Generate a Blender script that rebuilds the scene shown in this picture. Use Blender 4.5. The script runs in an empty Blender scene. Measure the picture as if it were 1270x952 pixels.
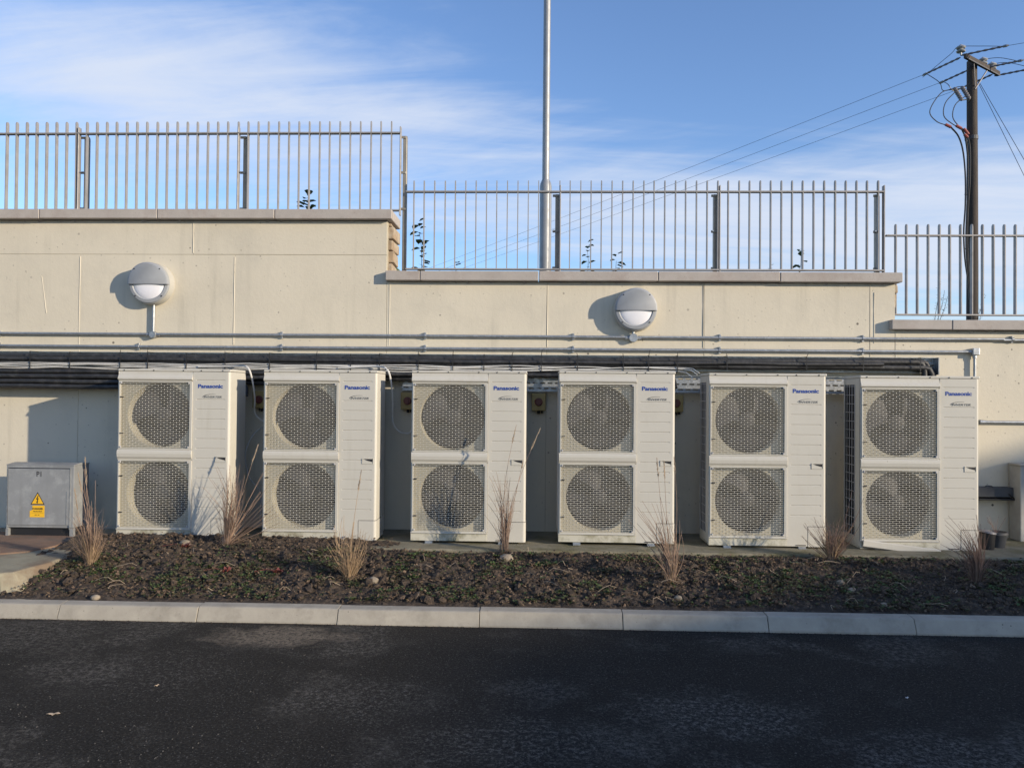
import bpy, bmesh, math, random
from mathutils import Vector, Matrix, noise
PI = math.pi
rnd = random.Random(7)
scene = bpy.context.scene
COL = scene.collection

# ------------------------------------------------------------------ camera
def camera():
    f, p, r, y = 951.29, .0135, .0086, .0320
    cy, sy, cp, sp, cr, sr = math.cos(y), math.sin(y), math.cos(p), math.sin(p), math.cos(r), math.sin(r)
    right = Vector((cy, sy, 0)); f0 = Vector((-sy, cy, 0))
    fwd = f0*cp + Vector((0, 0, sp)); up = Vector((0, 0, cp)) - f0*sp
    R = right*cr + up*sr; U = up*cr - right*sr
    cam = bpy.data.cameras.new('camera'); o = bpy.data.objects.new('camera', cam); COL.objects.link(o)
    cam.sensor_width = 36; cam.lens = f/1270*36; cam.clip_start = .05; cam.clip_end = 3000
    m = Matrix((R, U, -fwd)).transposed().to_4x4(); m.translation = Vector((0, -6.889, 1.471))
    o.matrix_world = m
    scene.camera = o
camera()

# ------------------------------------------------------------------ sky and sun
SUN = Vector((1.179, -.62, .33)).normalized()        # towards the sun
EL = math.asin(SUN.z); AZ = math.atan2(SUN.x, SUN.y)
scene.view_settings.view_transform = 'Standard'; scene.view_settings.look = 'None'
scene.view_settings.exposure = 0.5; scene.view_settings.gamma = 1
def make_world():
    w = bpy.data.worlds.new('World'); scene.world = w; w.use_nodes = True
    nt = w.node_tree; N = nt.nodes; L = nt.links; N.clear()
    out = N.new('ShaderNodeOutputWorld'); bg = N.new('ShaderNodeBackground'); bg.inputs['Strength'].default_value = .14
    sky = N.new('ShaderNodeTexSky'); sky.sky_type = 'NISHITA'; sky.sun_disc = False
    sky.sun_elevation = EL; sky.sun_rotation = AZ; sky.altitude = 0; sky.air_density = 1.0; sky.dust_density = .3; sky.ozone_density = 2.5
    tc = N.new('ShaderNodeTexCoord'); sep = N.new('ShaderNodeSeparateXYZ'); L.new(tc.outputs['Generated'], sep.inputs[0])
    def math_(op, a, b=None, clamp=False):
        n = N.new('ShaderNodeMath'); n.operation = op; n.use_clamp = clamp
        for i, v in enumerate((a, b)):
            if v is None: continue
            if isinstance(v, (int, float)): n.inputs[i].default_value = v
            else: L.new(v, n.inputs[i])
        return n.outputs[0]
    zz = math_('ADD', math_('MAXIMUM', sep.outputs['Z'], 0.0), .12)
    u = math_('DIVIDE', sep.outputs['X'], zz); v = math_('DIVIDE', sep.outputs['Y'], zz)
    comb = N.new('ShaderNodeCombineXYZ'); L.new(u, comb.inputs[0]); L.new(v, comb.inputs[1])
    def layer(rot, sc, noise_scale, det, rough, dist, off):
        mp = N.new('ShaderNodeMapping'); mp.inputs['Rotation'].default_value = (0, 0, rot); mp.inputs['Scale'].default_value = sc; mp.inputs['Location'].default_value = off
        L.new(comb.outputs[0], mp.inputs['Vector'])
        n = N.new('ShaderNodeTexNoise'); n.inputs['Scale'].default_value = noise_scale; n.inputs['Detail'].default_value = det
        n.inputs['Roughness'].default_value = rough; n.inputs['Distortion'].default_value = dist
        L.new(mp.outputs[0], n.inputs['Vector']); return n.outputs['Fac']
    n1 = layer(.45, (.50, 1.0, 1), .95, 10, .62, .7, (3.1, 1.7, 0))
    n2 = layer(.55, (.35, 1.6, 1), 2.6, 8, .62, .9, (1.2, 5.0, 0))
    # cirrus lies in a band of the sky that sinks to the right and thins out towards the zenith
    cz = math_('SUBTRACT', .268, math_('MULTIPLY', sep.outputs['X'], .17))
    d = math_('DIVIDE', math_('SUBTRACT', sep.outputs['Z'], cz), .112)
    band = math_('POWER', 2.718, math_('MULTIPLY', math_('MULTIPLY', d, d), -1.0))
    dens = math_('ADD', math_('MULTIPLY', n1, .95), math_('MULTIPLY', n2, .55))
    dens = math_('ADD', dens, math_('MULTIPLY', band, math_('ADD', .46, math_('MULTIPLY', sep.outputs['X'], .24))))
    hi = N.new('ShaderNodeMapRange'); hi.inputs['From Min'].default_value = .5; hi.inputs['From Max'].default_value = .75; hi.inputs['To Max'].default_value = .17; L.new(sep.outputs['Z'], hi.inputs['Value'])
    dens = math_('ADD', dens, hi.outputs[0])                 # unseen cirrus added overhead to whiten the ambient light
    ramp = N.new('ShaderNodeMapRange'); ramp.interpolation_type = 'SMOOTHSTEP'
    ramp.inputs['From Min'].default_value = .86; ramp.inputs['From Max'].default_value = 1.36; ramp.inputs['To Max'].default_value = .92
    L.new(dens, ramp.inputs['Value'])
    tint = N.new('ShaderNodeMix'); tint.data_type = 'RGBA'; tint.blend_type = 'MULTIPLY'; tint.inputs['Factor'].default_value = 1
    tint.inputs['B'].default_value = (.99, 1.035, 1.22, 1); L.new(sky.outputs[0], tint.inputs['A'])
    mix = N.new('ShaderNodeMix'); mix.data_type = 'RGBA'; mix.inputs['B'].default_value = (3.65, 4.0, 4.7, 1)
    L.new(ramp.outputs[0], mix.inputs['Factor']); L.new(tint.outputs['Result'], mix.inputs['A'])
    L.new(mix.outputs['Result'], bg.inputs['Color']); L.new(bg.outputs[0], out.inputs[0])
make_world()
def make_sun():
    l = bpy.data.lights.new('sun', 'SUN'); l.energy = 4.0; l.angle = math.radians(.53); l.color = (1, .855, .65)
    o = bpy.data.objects.new('sun', l); COL.objects.link(o); o.rotation_euler = SUN.to_track_quat('Z', 'Y').to_euler(); o.location = (20, -20, 20)
make_sun()

# ------------------------------------------------------------------ materials
def mat(name, col, rough=.6, metal=0, var=.12, vscale=3.0, bump=0, bscale=60, col2=None, spec=.5, patch=None, speck=None, rvar=0, coord='pos', stretch=None, streak=None, area=None):
    """procedural material: base colour with two octaves of mottling, optional second colour in patches, specks and fine relief"""
    m = bpy.data.materials.new(name); m.use_nodes = True
    nt = m.node_tree; N = nt.nodes; L = nt.links
    b = N['Principled BSDF']; b.inputs['Roughness'].default_value = rough; b.inputs['Metallic'].default_value = metal
    b.inputs['Specular IOR Level'].default_value = spec
    if coord == 'pos':
        g = N.new('ShaderNodeNewGeometry'); vec = g.outputs['Position']
    else:
        g = N.new('ShaderNodeTexCoord'); vec = g.outputs['Object']
    if stretch:
        mp = N.new('ShaderNodeMapping'); mp.inputs['Scale'].default_value = stretch; L.new(vec, mp.inputs['Vector']); vec = mp.outputs[0]
    def noise_(sc, det=6, ro=.6):
        n = N.new('ShaderNodeTexNoise'); n.inputs['Scale'].default_value = sc; n.inputs['Detail'].default_value = det; n.inputs['Roughness'].default_value = ro
        L.new(vec, n.inputs['Vector']); return n.outputs['Fac']
    def rng(fac, a, c, lo=0, hi=1):
        n = N.new('ShaderNodeMapRange'); n.inputs['From Min'].default_value = a; n.inputs['From Max'].default_value = c
        n.inputs['To Min'].default_value = lo; n.inputs['To Max'].default_value = hi; L.new(fac, n.inputs['Value']); return n.outputs[0]
    def mix(fac, A, B, mode='MIX'):
        n = N.new('ShaderNodeMix'); n.data_type = 'RGBA'; n.blend_type = mode
        if isinstance(fac, (int, float)): n.inputs['Factor'].default_value = fac
        else: L.new(fac, n.inputs['Factor'])
        for s, v in (('A', A), ('B', B)):
            if isinstance(v, tuple): n.inputs[s].default_value = (*v, 1)
            else: L.new(v, n.inputs[s])
        return n.outputs['Result']
    base = noise_(vscale, 8, .65)
    lo = tuple(max(0, c*(1-var)) for c in col); hi = tuple(min(1, c*(1+var)) for c in col)
    c = mix(rng(base, .3, .7), lo, hi)
    if col2:
        sc, a, e = patch or (2.0, .5, .65)
        c = mix(rng(noise_(sc, 9, .7), a, e), c, col2)
    if speck:
        for sc, a, e, sc_col, dens in speck:
            vn = N.new('ShaderNodeTexVoronoi'); vn.inputs['Scale'].default_value = sc; L.new(vec, vn.inputs['Vector'])
            sel = N.new('ShaderNodeSeparateColor'); L.new(vn.outputs['Color'], sel.inputs[0])
            near = rng(vn.outputs['Distance'], a, e, 1, 0)
            keep = rng(sel.outputs[0], dens, dens+.02, 1, 0)
            mu = N.new('ShaderNodeMath'); mu.operation = 'MULTIPLY'; L.new(near, mu.inputs[0]); L.new(keep, mu.inputs[1])
            fac = mu.outputs[0]
            if area:
                m2 = N.new('ShaderNodeMath'); m2.operation = 'MULTIPLY'; L.new(fac, m2.inputs[0]); 
                sx = N.new('ShaderNodeSeparateXYZ'); L.new(vec, sx.inputs[0]); m3 = N.new('ShaderNodeMath'); m3.operation = 'ADD'; m3.use_clamp = True   # more pocked towards the right end
                L.new(rng(noise_(area[0], 3), area[1], area[2]), m3.inputs[0]); L.new(rng(sx.outputs['X'], -.5, 3, 0, .9), m3.inputs[1]); L.new(m3.outputs[0], m2.inputs[1]); fac = m2.outputs[0]
            c = mix(fac, c, sc_col)
    if streak:
        mp = N.new('ShaderNodeMapping'); mp.inputs['Scale'].default_value = (streak[0], streak[0], streak[0]*.06); L.new(vec, mp.inputs['Vector'])
        n = N.new('ShaderNodeTexNoise'); n.inputs['Scale'].default_value = 1; n.inputs['Detail'].default_value = 6; n.inputs['Roughness'].default_value = .65; L.new(mp.outputs[0], n.inputs['Vector'])
        st = N.new('ShaderNodeMath'); st.operation = 'MULTIPLY'; L.new(rng(n.outputs['Fac'], .52, .72), st.inputs[0]); L.new(rng(noise_(1.1, 4), .42, .62, 0, streak[1]), st.inputs[1])
        c = mix(st.outputs[0], c, streak[2])
    L.new(c, b.inputs['Base Color'])
    if rvar:
        L.new(rng(noise_(vscale*2.3), .3, .7, max(0, rough-rvar), min(1, rough+rvar)), b.inputs['Roughness'])
    if bump:
        bp = N.new('ShaderNodeBump'); bp.inputs['Strength'].default_value = bump; bp.inputs['Distance'].default_value = .01
        L.new(noise_(bscale, 8, .7), bp.inputs['Height']); L.new(bp.outputs[0], b.inputs['Normal'])
    return m
M = {}
def asphalt_material():
    m = bpy.data.materials.new('asphalt'); m.use_nodes = True; nt = m.node_tree; N = nt.nodes; L = nt.links; b = N['Principled BSDF']
    b.inputs['Roughness'].default_value = .88; b.inputs['Specular IOR Level'].default_value = .25
    pos = N.new('ShaderNodeNewGeometry').outputs['Position']
    def nz(sc, det=6, ro=.6, dist=0):
        n = N.new('ShaderNodeTexNoise'); n.inputs['Scale'].default_value = sc; n.inputs['Detail'].default_value = det; n.inputs['Roughness'].default_value = ro; n.inputs['Distortion'].default_value = dist
        L.new(pos, n.inputs['Vector']); return n.outputs['Fac']
    def rng(f, a, c, lo=0, hi=1):
        n = N.new('ShaderNodeMapRange'); n.inputs['From Min'].default_value = a; n.inputs['From Max'].default_value = c; n.inputs['To Min'].default_value = lo; n.inputs['To Max'].default_value = hi; L.new(f, n.inputs['Value']); return n.outputs[0]
    def mul(a, c):
        n = N.new('ShaderNodeMath'); n.operation = 'MULTIPLY'; L.new(a, n.inputs[0]); L.new(c, n.inputs[1]); return n.outputs[0]
    def mix(f, A, B):
        n = N.new('ShaderNodeMix'); n.data_type = 'RGBA'; L.new(f, n.inputs['Factor'])
        for k, v in (('A', A), ('B', B)):
            if isinstance(v, tuple): n.inputs[k].default_value = (*v, 1)
            else: L.new(v, n.inputs[k])
        return n.outputs['Result']
    c = mix(rng(nz(3, 8, .7), .3, .7), (.0090, .0080, .0064), (.0180, .0158, .0130))
    c = mix(rng(nz(75, 4, .85), .48, .66), c, (.062, .057, .049))                       # grain of the aggregate
    dust = mul(rng(nz(1.1, 5, .6, .4), .54, .62), rng(nz(30, 9, .9), .49, .58))        # pale scuffed and dusty areas, broken by the texture
    c = mix(dust, c, (.135, .124, .107))
    dust = mul(rng(nz(2.7, 6, .65), .56, .68), rng(nz(70, 8, .8), .46, .64))
    c = mix(dust, c, (.095, .087, .076))
    # a pale brown patch beside the kerb and worn pale areas in the wearing course, each with its own place and ragged edge
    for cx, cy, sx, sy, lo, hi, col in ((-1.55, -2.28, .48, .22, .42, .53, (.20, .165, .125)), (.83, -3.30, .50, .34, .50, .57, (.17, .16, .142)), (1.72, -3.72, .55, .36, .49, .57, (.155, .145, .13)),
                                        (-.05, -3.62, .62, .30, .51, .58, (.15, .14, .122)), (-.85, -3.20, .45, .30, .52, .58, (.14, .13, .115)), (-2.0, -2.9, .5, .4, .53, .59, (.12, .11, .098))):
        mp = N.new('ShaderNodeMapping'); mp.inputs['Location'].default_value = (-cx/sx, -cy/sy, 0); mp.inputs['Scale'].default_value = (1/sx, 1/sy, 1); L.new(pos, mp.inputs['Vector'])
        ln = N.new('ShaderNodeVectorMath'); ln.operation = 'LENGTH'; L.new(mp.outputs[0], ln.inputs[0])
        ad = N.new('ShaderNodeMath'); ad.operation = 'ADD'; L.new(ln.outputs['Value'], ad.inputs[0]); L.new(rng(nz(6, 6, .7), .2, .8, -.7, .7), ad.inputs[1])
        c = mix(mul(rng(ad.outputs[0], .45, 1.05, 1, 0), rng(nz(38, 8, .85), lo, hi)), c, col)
    for sc, r0, r1, keep, col in ((95, .18, .40, .16, (.10, .095, .088)), (48, .14, .24, .08, (.10, .095, .088)), (24, .08, .13, .03, (.15, .14, .125)), (14, .03, .05, .05, (.24, .22, .19))):
        v = N.new('ShaderNodeTexVoronoi'); v.inputs['Scale'].default_value = sc; L.new(pos, v.inputs['Vector']); s_ = N.new('ShaderNodeSeparateColor'); L.new(v.outputs['Color'], s_.inputs[0])
        c = mix(mul(rng(v.outputs['Distance'], r0, r1, 1, 0), rng(s_.outputs[0], keep, keep+.02, 1, 0)), c, col)
    L.new(c, b.inputs['Base Color'])
    bp = N.new('ShaderNodeBump'); bp.inputs['Strength'].default_value = 1; bp.inputs['Distance'].default_value = .012; L.new(nz(85, 6, .75), bp.inputs['Height']); L.new(bp.outputs[0], b.inputs['Normal'])
    return m
M['wall'] = mat('cream_masonry_paint', (.60, .55, .445), .75, var=.06, vscale=.9, bump=.22, bscale=30, col2=(.50, .465, .385), patch=(1.6, .50, .80),
                speck=[(9, .07, .12, (.15, .13, .11), .17), (17, .09, .16, (.22, .195, .16), .13), (5, .045, .065, (.07, .06, .05), .22), (33, .12, .24, (.36, .33, .27), .10)], area=(.7, .40, .54), streak=(7, .62, (.40, .37, .30)))
M['core'] = mat('wall_core_concrete', (.42, .385, .30), .9, var=.15, vscale=4)
M['coping'] = mat('coping_concrete', (.40, .365, .335), .85, var=.10, vscale=5, bump=.25, bscale=120, col2=(.34, .29, .26), patch=(3.5, .5, .7), speck=[(60, .1, .2, (.22, .19, .17), .10)])
M['stone'] = mat('rubble_stone', (.33, .25, .17), .9, var=.3, vscale=9, bump=.6, bscale=40, col2=(.42, .36, .28), patch=(8, .45, .6))
M['galv'] = mat('galvanised_steel', (.36, .38, .40), .45, .75, var=.14, vscale=14, col2=(.46, .48, .50), patch=(30, .5, .6), rvar=.1)
M['rail'] = mat('railing_galvanised', (.33, .32, .315), .6, .3, var=.12, vscale=8, rvar=.1, col2=(.27, .255, .24), patch=(6, .52, .7))
M['post'] = mat('railing_post_steel', (.27, .25, .215), .5, .4, var=.2, vscale=6, rvar=.1)
M['lampgrey'] = mat('grey_fitting_paint', (.30, .315, .335), .5, var=.05, vscale=10, rvar=.08)
M['lampcream'] = mat('pale_fitting_body', (.42, .41, .375), .5, var=.05, vscale=10)
M['opal'] = mat('opal_diffuser', (.80, .80, .84), .35, var=.03, vscale=8)
M['black'] = mat('black_pipe_lagging', (.022, .023, .026), .55, var=.4, vscale=12, bump=.5, bscale=30, rvar=.12, col2=(.05, .05, .052), patch=(14, .5, .65))
M['blackplastic'] = mat('black_plastic', (.015, .015, .017), .45, var=.2)
M['whitecable'] = mat('white_cable_sheath', (.62, .61, .58), .5, var=.1, vscale=20)
M['cream'] = mat('heat_pump_enamel', (.53, .51, .455), .42, var=.03, vscale=2.5, col2=(.48, .455, .395), patch=(2.2, .56, .8), rvar=.06, speck=[(11, .03, .06, (.3, .27, .22), .04)], streak=(16, .30, (.36, .33, .26)))
M['grille'] = mat('grille_enamel', (.52, .50, .44), .55, var=.06, vscale=6, col2=(.45, .42, .34), patch=(5, .55, .75))
M['shroud'] = mat('shroud_enamel', (.40, .37, .285), .6, var=.08, vscale=5)
M['fan'] = mat('fan_dark_plastic', (.014, .014, .018), .7, var=.15)
M['coil'] = mat('coil_fins', (.02, .021, .024), .55, .3, var=.3, vscale=20)
M['wire'] = mat('guard_wire', (.42, .42, .43), .5, var=.1)
M['moss'] = mat('base_pan_mossy', (.52, .50, .42), .6, var=.06, vscale=4, col2=(.23, .215, .14), patch=(7, .47, .66))
M['blue'] = mat('blue_print', (.018, .06, .30), .5, var=.03)
M['greyprint'] = mat('grey_print', (.09, .10, .115), .5, var=.05)
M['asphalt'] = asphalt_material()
M['chip'] = mat('stone_chipping', (.095, .089, .08), .85, var=.6, vscale=40)
M['kerb'] = mat('kerb_concrete', (.37, .335, .275), .88, var=.14, vscale=6, bump=.35, bscale=120, col2=(.26, .235, .19), patch=(4.5, .50, .70), speck=[(50, .08, .16, (.15, .135, .11), .08), (21, .05, .12, (.12, .11, .085), .06)])
M['soil'] = mat('soil', (.040, .029, .021), .95, var=.45, vscale=14, bump=1.0, bscale=50, col2=(.10, .073, .052), patch=(22, .5, .62))
M['clod'] = mat('soil_clod', (.050, .036, .026), .95, var=.6, vscale=23, bump=1, bscale=110, col2=(.105, .075, .052), patch=(31, .5, .62))
M['litter'] = mat('dead_leaf_litter', (.105, .068, .045), .9, var=.6, vscale=35, col2=(.17, .125, .085), patch=(55, .5, .58))
M['weed'] = mat('weed_leaf', (.060, .096, .026), .7, var=.5, vscale=17, col2=(.095, .075, .04), patch=(9, .46, .58))
M['plinth'] = mat('mossy_concrete', (.21, .19, .135), .9, var=.2, vscale=5, bump=.5, bscale=50, col2=(.12, .11, .055), patch=(3, .46, .62))
M['slab'] = mat('weathered_slab', (.29, .265, .19), .9, var=.2, vscale=3, bump=.4, bscale=40, col2=(.19, .14, .095), patch=(1.8, .45, .62))
M['rust'] = mat('rust_brown_slab', (.20, .125, .085), .9, var=.25, vscale=5, bump=.4, bscale=60, col2=(.15, .12, .09), patch=(4, .5, .62))
M['cabinet'] = mat('cabinet_galvanised', (.27, .278, .285), .5, .2, var=.10, vscale=4, col2=(.36, .37, .375), patch=(7, .50, .66), rvar=.1, streak=(20, .5, (.20, .20, .195)))
M['yellow'] = mat('yellow_print', (.80, .46, .02), .5, var=.04)
M['blackprint'] = mat('black_print', (.02, .018, .018), .6, var=.05)
M['isoyellow'] = mat('isolator_yellow', (.33, .245, .09), .5, var=.05)
M['red'] = mat('isolator_red', (.13, .028, .025), .45, var=.1)
M['wood'] = mat('creosoted_pole', (.048, .038, .032), .85, var=.3, vscale=6, bump=.5, bscale=30, col2=(.13, .095, .07), patch=(4, .55, .75), stretch=(4, 4, .4))
M['porcelain'] = mat('glazed_insulator', (.34, .35, .36), .3, var=.1)
M['arrester'] = mat('arrester_polymer', (.15, .15, .17), .5, var=.1)
M['redsleeve'] = mat('red_heat_shrink', (.30, .07, .055), .55, var=.1)
M['steelpole'] = mat('light_column_galvanised', (.30, .31, .32), .5, .4, var=.1, vscale=5, rvar=.08)
M['straw'] = mat('dry_grass', (.36, .25, .15), .8, var=.35, vscale=9)
M['straw_red'] = mat('dry_grass_reddish', (.27, .185, .135), .8, var=.35, vscale=9)
M['straw_dark'] = mat('dry_grass_dark', (.15, .095, .075), .8, var=.35, vscale=9)
M['plume'] = mat('dry_seed_head', (.42, .33, .24), .85, var=.25, vscale=30)
M['shrub'] = mat('shrub_leaf', (.055, .10, .035), .5, var=.35, vscale=20)
M['stem'] = mat('shrub_stem', (.10, .075, .05), .8, var=.2)
M['redleaf'] = mat('red_leaf', (.17, .05, .042), .6, var=.4, vscale=30)
M['pale'] = mat('pale_pebble', (.25, .21, .16), .9, var=.2, vscale=18, bump=.5, bscale=60)
M['terrace'] = mat('terrace_grass', (.07, .09, .035), .95, var=.4, vscale=4, bump=.6, bscale=30)
M['brick'] = mat('render_wall', (.42, .38, .33), .9, var=.1)
M['roof'] = mat('slate_roof', (.10, .10, .11), .8, var=.2)
M['glass'] = mat('dark_glass', (.03, .035, .04), .1, var=.1)
M['boxgrey'] = mat('box_grey', (.34, .34, .325), .7, var=.1, vscale=5, col2=(.28, .27, .25), patch=(4, .5, .7))
M['trunking'] = mat('dark_trunking', (.055, .058, .065), .6, var=.2, vscale=9)

# ------------------------------------------------------------------ mesh helpers
class MB:
    def __init__(s): s.v = []; s.f = []
    def add(s, vs, fs):
        n = len(s.v); s.v += [tuple(v) for v in vs]; s.f += [tuple(i+n for i in f) for f in fs]; return s
    def box(s, x0, x1, y0, y1, z0, z1, m=None):
        vs = [(x, y, z) for z in (z0, z1) for y in (y0, y1) for x in (x0, x1)]
        if m is not None: vs = [m @ Vector(v) for v in vs]
        return s.add(vs, [(0, 2, 3, 1), (4, 5, 7, 6), (0, 1, 5, 4), (2, 6, 7, 3), (0, 4, 6, 2), (1, 3, 7, 5)])
    def tube(s, pts, r, n=6, cap=True):
        pts = [Vector(p) for p in pts]; R = r if isinstance(r, (list, tuple)) else [r]*len(pts)
        t0 = (pts[1]-pts[0]).normalized(); a = Vector((0, 0, 1)) if abs(t0.z) < .9 else Vector((1, 0, 0))
        nrm = t0.cross(a).normalized(); vs = []
        for i, p in enumerate(pts):
            t = (pts[min(i+1, len(pts)-1)]-pts[max(i-1, 0)])
            if t.length < 1e-9: t = t0
            t = t.normalized(); nrm = (nrm - t*nrm.dot(t))
            if nrm.length < 1e-6: nrm = t.orthogonal()
            nrm.normalize(); bi = t.cross(nrm)
            for k in range(n):
                an = 2*PI*k/n; vs.append(p + (nrm*math.cos(an)+bi*math.sin(an))*R[i])
        fs = [(i*n+k, i*n+(k+1) % n, (i+1)*n+(k+1) % n, (i+1)*n+k) for i in range(len(pts)-1) for k in range(n)]
        if cap: fs += [tuple(range(n))[::-1], tuple((len(pts)-1)*n+k for k in range(n))]
        return s.add(vs, fs)
    def lathe(s, prof, n=24, m=None, a0=0, a1=2*PI):
        """profile (r, h) turned about the local z axis"""
        full = abs(a1-a0-2*PI) < 1e-6; k = n if full else n+1
        vs = [(r*math.cos(a0+(a1-a0)*j/n), r*math.sin(a0+(a1-a0)*j/n), h) for r, h in prof for j in range(k)]
        if m is not None: vs = [m @ Vector(v) for v in vs]
        fs = []
        for i in range(len(prof)-1):
            for j in range(n):
                j2 = (j+1) % k
                fs.append((i*k+j, i*k+j2, (i+1)*k+j2, (i+1)*k+j))
        return s.add(vs, fs)
    def prism(s, poly, axis, a, b):
        """polygon of 2-D points extruded along an axis; for 'x' the points are (y, z), 'y': (x, z), 'z': (x, y)"""
        def P(p, h): return (h, p[0], p[1]) if axis == 'x' else (p[0], h, p[1]) if axis == 'y' else (p[0], p[1], h)
        n = len(poly); vs = [P(p, a) for p in poly]+[P(p, b) for p in poly]
        return s.add(vs, [tuple(range(n))[::-1], tuple(range(n, 2*n))]+[(i, (i+1) % n, n+(i+1) % n, n+i) for i in range(n)])
    def mesh(s, name, material, smooth=False, bevel=0, segs=1):
        me = bpy.data.meshes.new(name); me.from_pydata(s.v, [], s.f)
        bm = bmesh.new(); bm.from_mesh(me)
        if len(s.v) < 60000: bmesh.ops.recalc_face_normals(bm, faces=bm.faces)
        if bevel:
            es = [e for e in bm.edges if len(e.link_faces) == 2 and e.calc_face_angle(0) > .5]
            bmesh.ops.bevel(bm, geom=es, offset=bevel, segments=segs, affect='EDGES', profile=.6, clamp_overlap=True)
        bm.to_mesh(me); bm.free()
        if smooth:
            me.polygons.foreach_set('use_smooth', [True]*len(me.polygons))
            try: me.set_sharp_from_angle(angle=math.radians(40))
            except Exception: pass
        me.materials.append(material); return me
def link(name, me, parent=None, loc=None, rot=None):
    o = bpy.data.objects.new(name, me); COL.objects.link(o)
    if parent: o.parent = parent
    if loc is not None: o.location = loc
    if rot is not None: o.rotation_euler = rot
    return o
def part(name, mb, m, parent, smooth=False, bevel=0, segs=1, loc=None, label=None, stuff=False):
    o = link(name, mb.mesh(name, m, smooth, bevel, segs), parent, loc)
    if label: o['label'] = label
    if stuff: o['kind'] = 'stuff'
    return o
def tag(o, label, cat, group=None):
    o['label'] = label; o['category'] = cat
    if group: o['group'] = group
    return o
def thing(name, label, cat, loc=(0, 0, 0), group=None):
    return tag(link(name, None, None, loc), label, cat, group)
def struct(o): o['kind'] = 'structure'; return o
def copy_tree(o, parent=None):
    c = o.copy(); COL.objects.link(c); c.parent = parent
    for ch in o.children: copy_tree(ch, c)
    return c
def text_mesh(txt, size, material, bold=0, shear=0, extrude=.0006, spacing=1.0):
    cu = bpy.data.curves.new('lettering', 'FONT'); cu.body = txt; cu.size = size; cu.align_x = 'CENTER'; cu.align_y = 'CENTER'
    cu.extrude = extrude; cu.offset = bold; cu.shear = shear; cu.space_character = spacing; cu.resolution_u = 3
    o = bpy.data.objects.new('lettering', cu); COL.objects.link(o)
    dg = bpy.context.evaluated_depsgraph_get(); dg.update()
    me = bpy.data.meshes.new_from_object(o.evaluated_get(dg)); bpy.data.objects.remove(o); bpy.data.curves.remove(cu)
    me.name = 'lettering'; me.materials.clear(); me.materials.append(material)
    me.transform(Matrix.Rotation(PI/2, 4, 'X')); return me           # stands upright, faces -y
def fit_width(me, w, h=None):
    xs = [v.co.x for v in me.vertices]; zs = [v.co.z for v in me.vertices]
    sx = w/(max(xs)-min(xs)); sz = sx if h is None else h/(max(zs)-min(zs))
    me.transform(Matrix.Diagonal((sx, 1, sz, 1)))
    xs = [v.co.x for v in me.vertices]; zs = [v.co.z for v in me.vertices]
    me.transform(Matrix.Translation((-(max(xs)+min(xs))/2, 0, -(max(zs)+min(zs))/2))); return me
ROTY = Matrix.Rotation(PI/2, 4, 'X')       # lathe axis z -> -y (towards the camera)

# ------------------------------------------------------------------ ground
def fbm(x, y, s, z=0):
    return noise.fractal(Vector((x*s, y*s, z)), .9, 2.1, 5)
def build_ground():
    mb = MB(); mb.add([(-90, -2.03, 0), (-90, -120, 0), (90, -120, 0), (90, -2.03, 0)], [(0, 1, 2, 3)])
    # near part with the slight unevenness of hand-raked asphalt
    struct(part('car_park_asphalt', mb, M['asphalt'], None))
    mb = MB(); mb.box(-90, 90, -2.028, .3, -.4, -.02)
    struct(part('subsoil', mb, M['soil'], None))
    # kerb: precast stones, each its own piece
    k = struct(link('kerb', None)); x = -3.068-.906*5; n = 0
    while x < 7.5:
        n += 1; dz = rnd.uniform(-.003, .003); dy = rnd.uniform(-.004, .004)
        prof = [(-2.036+dy, -.12), (-2.034+dy, .01), (-2.000+dy, .086), (-1.990+dy, .091), (-1.912+dy, .095), (-1.91+dy, -.12)]
        mb = MB(); mb.prism([(a, b+dz) for a, b in prof], 'x', x+.0022, x+.9038)
        part('kerb_stone', mb, M['kerb'], k, bevel=.0015)
        x += .906
    mb = MB(); mb.box(-8, 8, -2.00, -1.92, -.12, .070); part('joint_mortar', mb, M['soil'], k)
    # grit and soil crumbs swept against the foot of the kerb
    mb = MB()
    for i in range(2600):
        x = rnd.uniform(-4.3, 4.3); y = -2.037-abs(rnd.gauss(0, .018)); r = rnd.uniform(.0012, .0048); a = rnd.uniform(0, 6)
        mb.add([(x+r*math.cos(a+k*2.09), y+r*math.sin(a+k*2.09), .0015) for k in range(3)]+[(x, y, r*rnd.uniform(.7, 1.4))], [(0, 1, 3), (1, 2, 3), (2, 0, 3)])
    part('kerb_grit', mb, M['clod'], None, stuff=True)
    # plinth of mossy concrete under the heat pumps
    mb = MB(); mb.box(-3.62, 9, -.86, -.004, .0, .25); p = part('concrete_plinth', mb, M['plinth'], None, bevel=.012); struct(p)
build_ground()
def build_grit():
    # loose chippings lying on the asphalt
    mb = MB(); n = 0
    while n < 9000:
        y = -2.06-2.9*rnd.random()**.8; x = rnd.uniform(-.8, .8)*(y+6.9)+.1*rnd.uniform(-1, 1)
        if noise.fractal(Vector((x*1.4, y*1.8, 5)), .9, 2.1, 4) < .12 and rnd.random() < .75: continue
        n += 1; r = .0011+.0034*rnd.random()**3; a = rnd.uniform(0, 6)
        mb.add([(x+r*math.cos(a+k*1.57)*rnd.uniform(.7, 1.3), y+r*math.sin(a+k*1.57)*rnd.uniform(.7, 1.3), .001) for k in range(4)]+[(x, y, r*rnd.uniform(.7, 1.3))], [(0, 1, 4), (1, 2, 4), (2, 3, 4), (3, 0, 4)])
    part('loose_chippings', mb, M['chip'], None, stuff=True)
build_grit()
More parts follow.
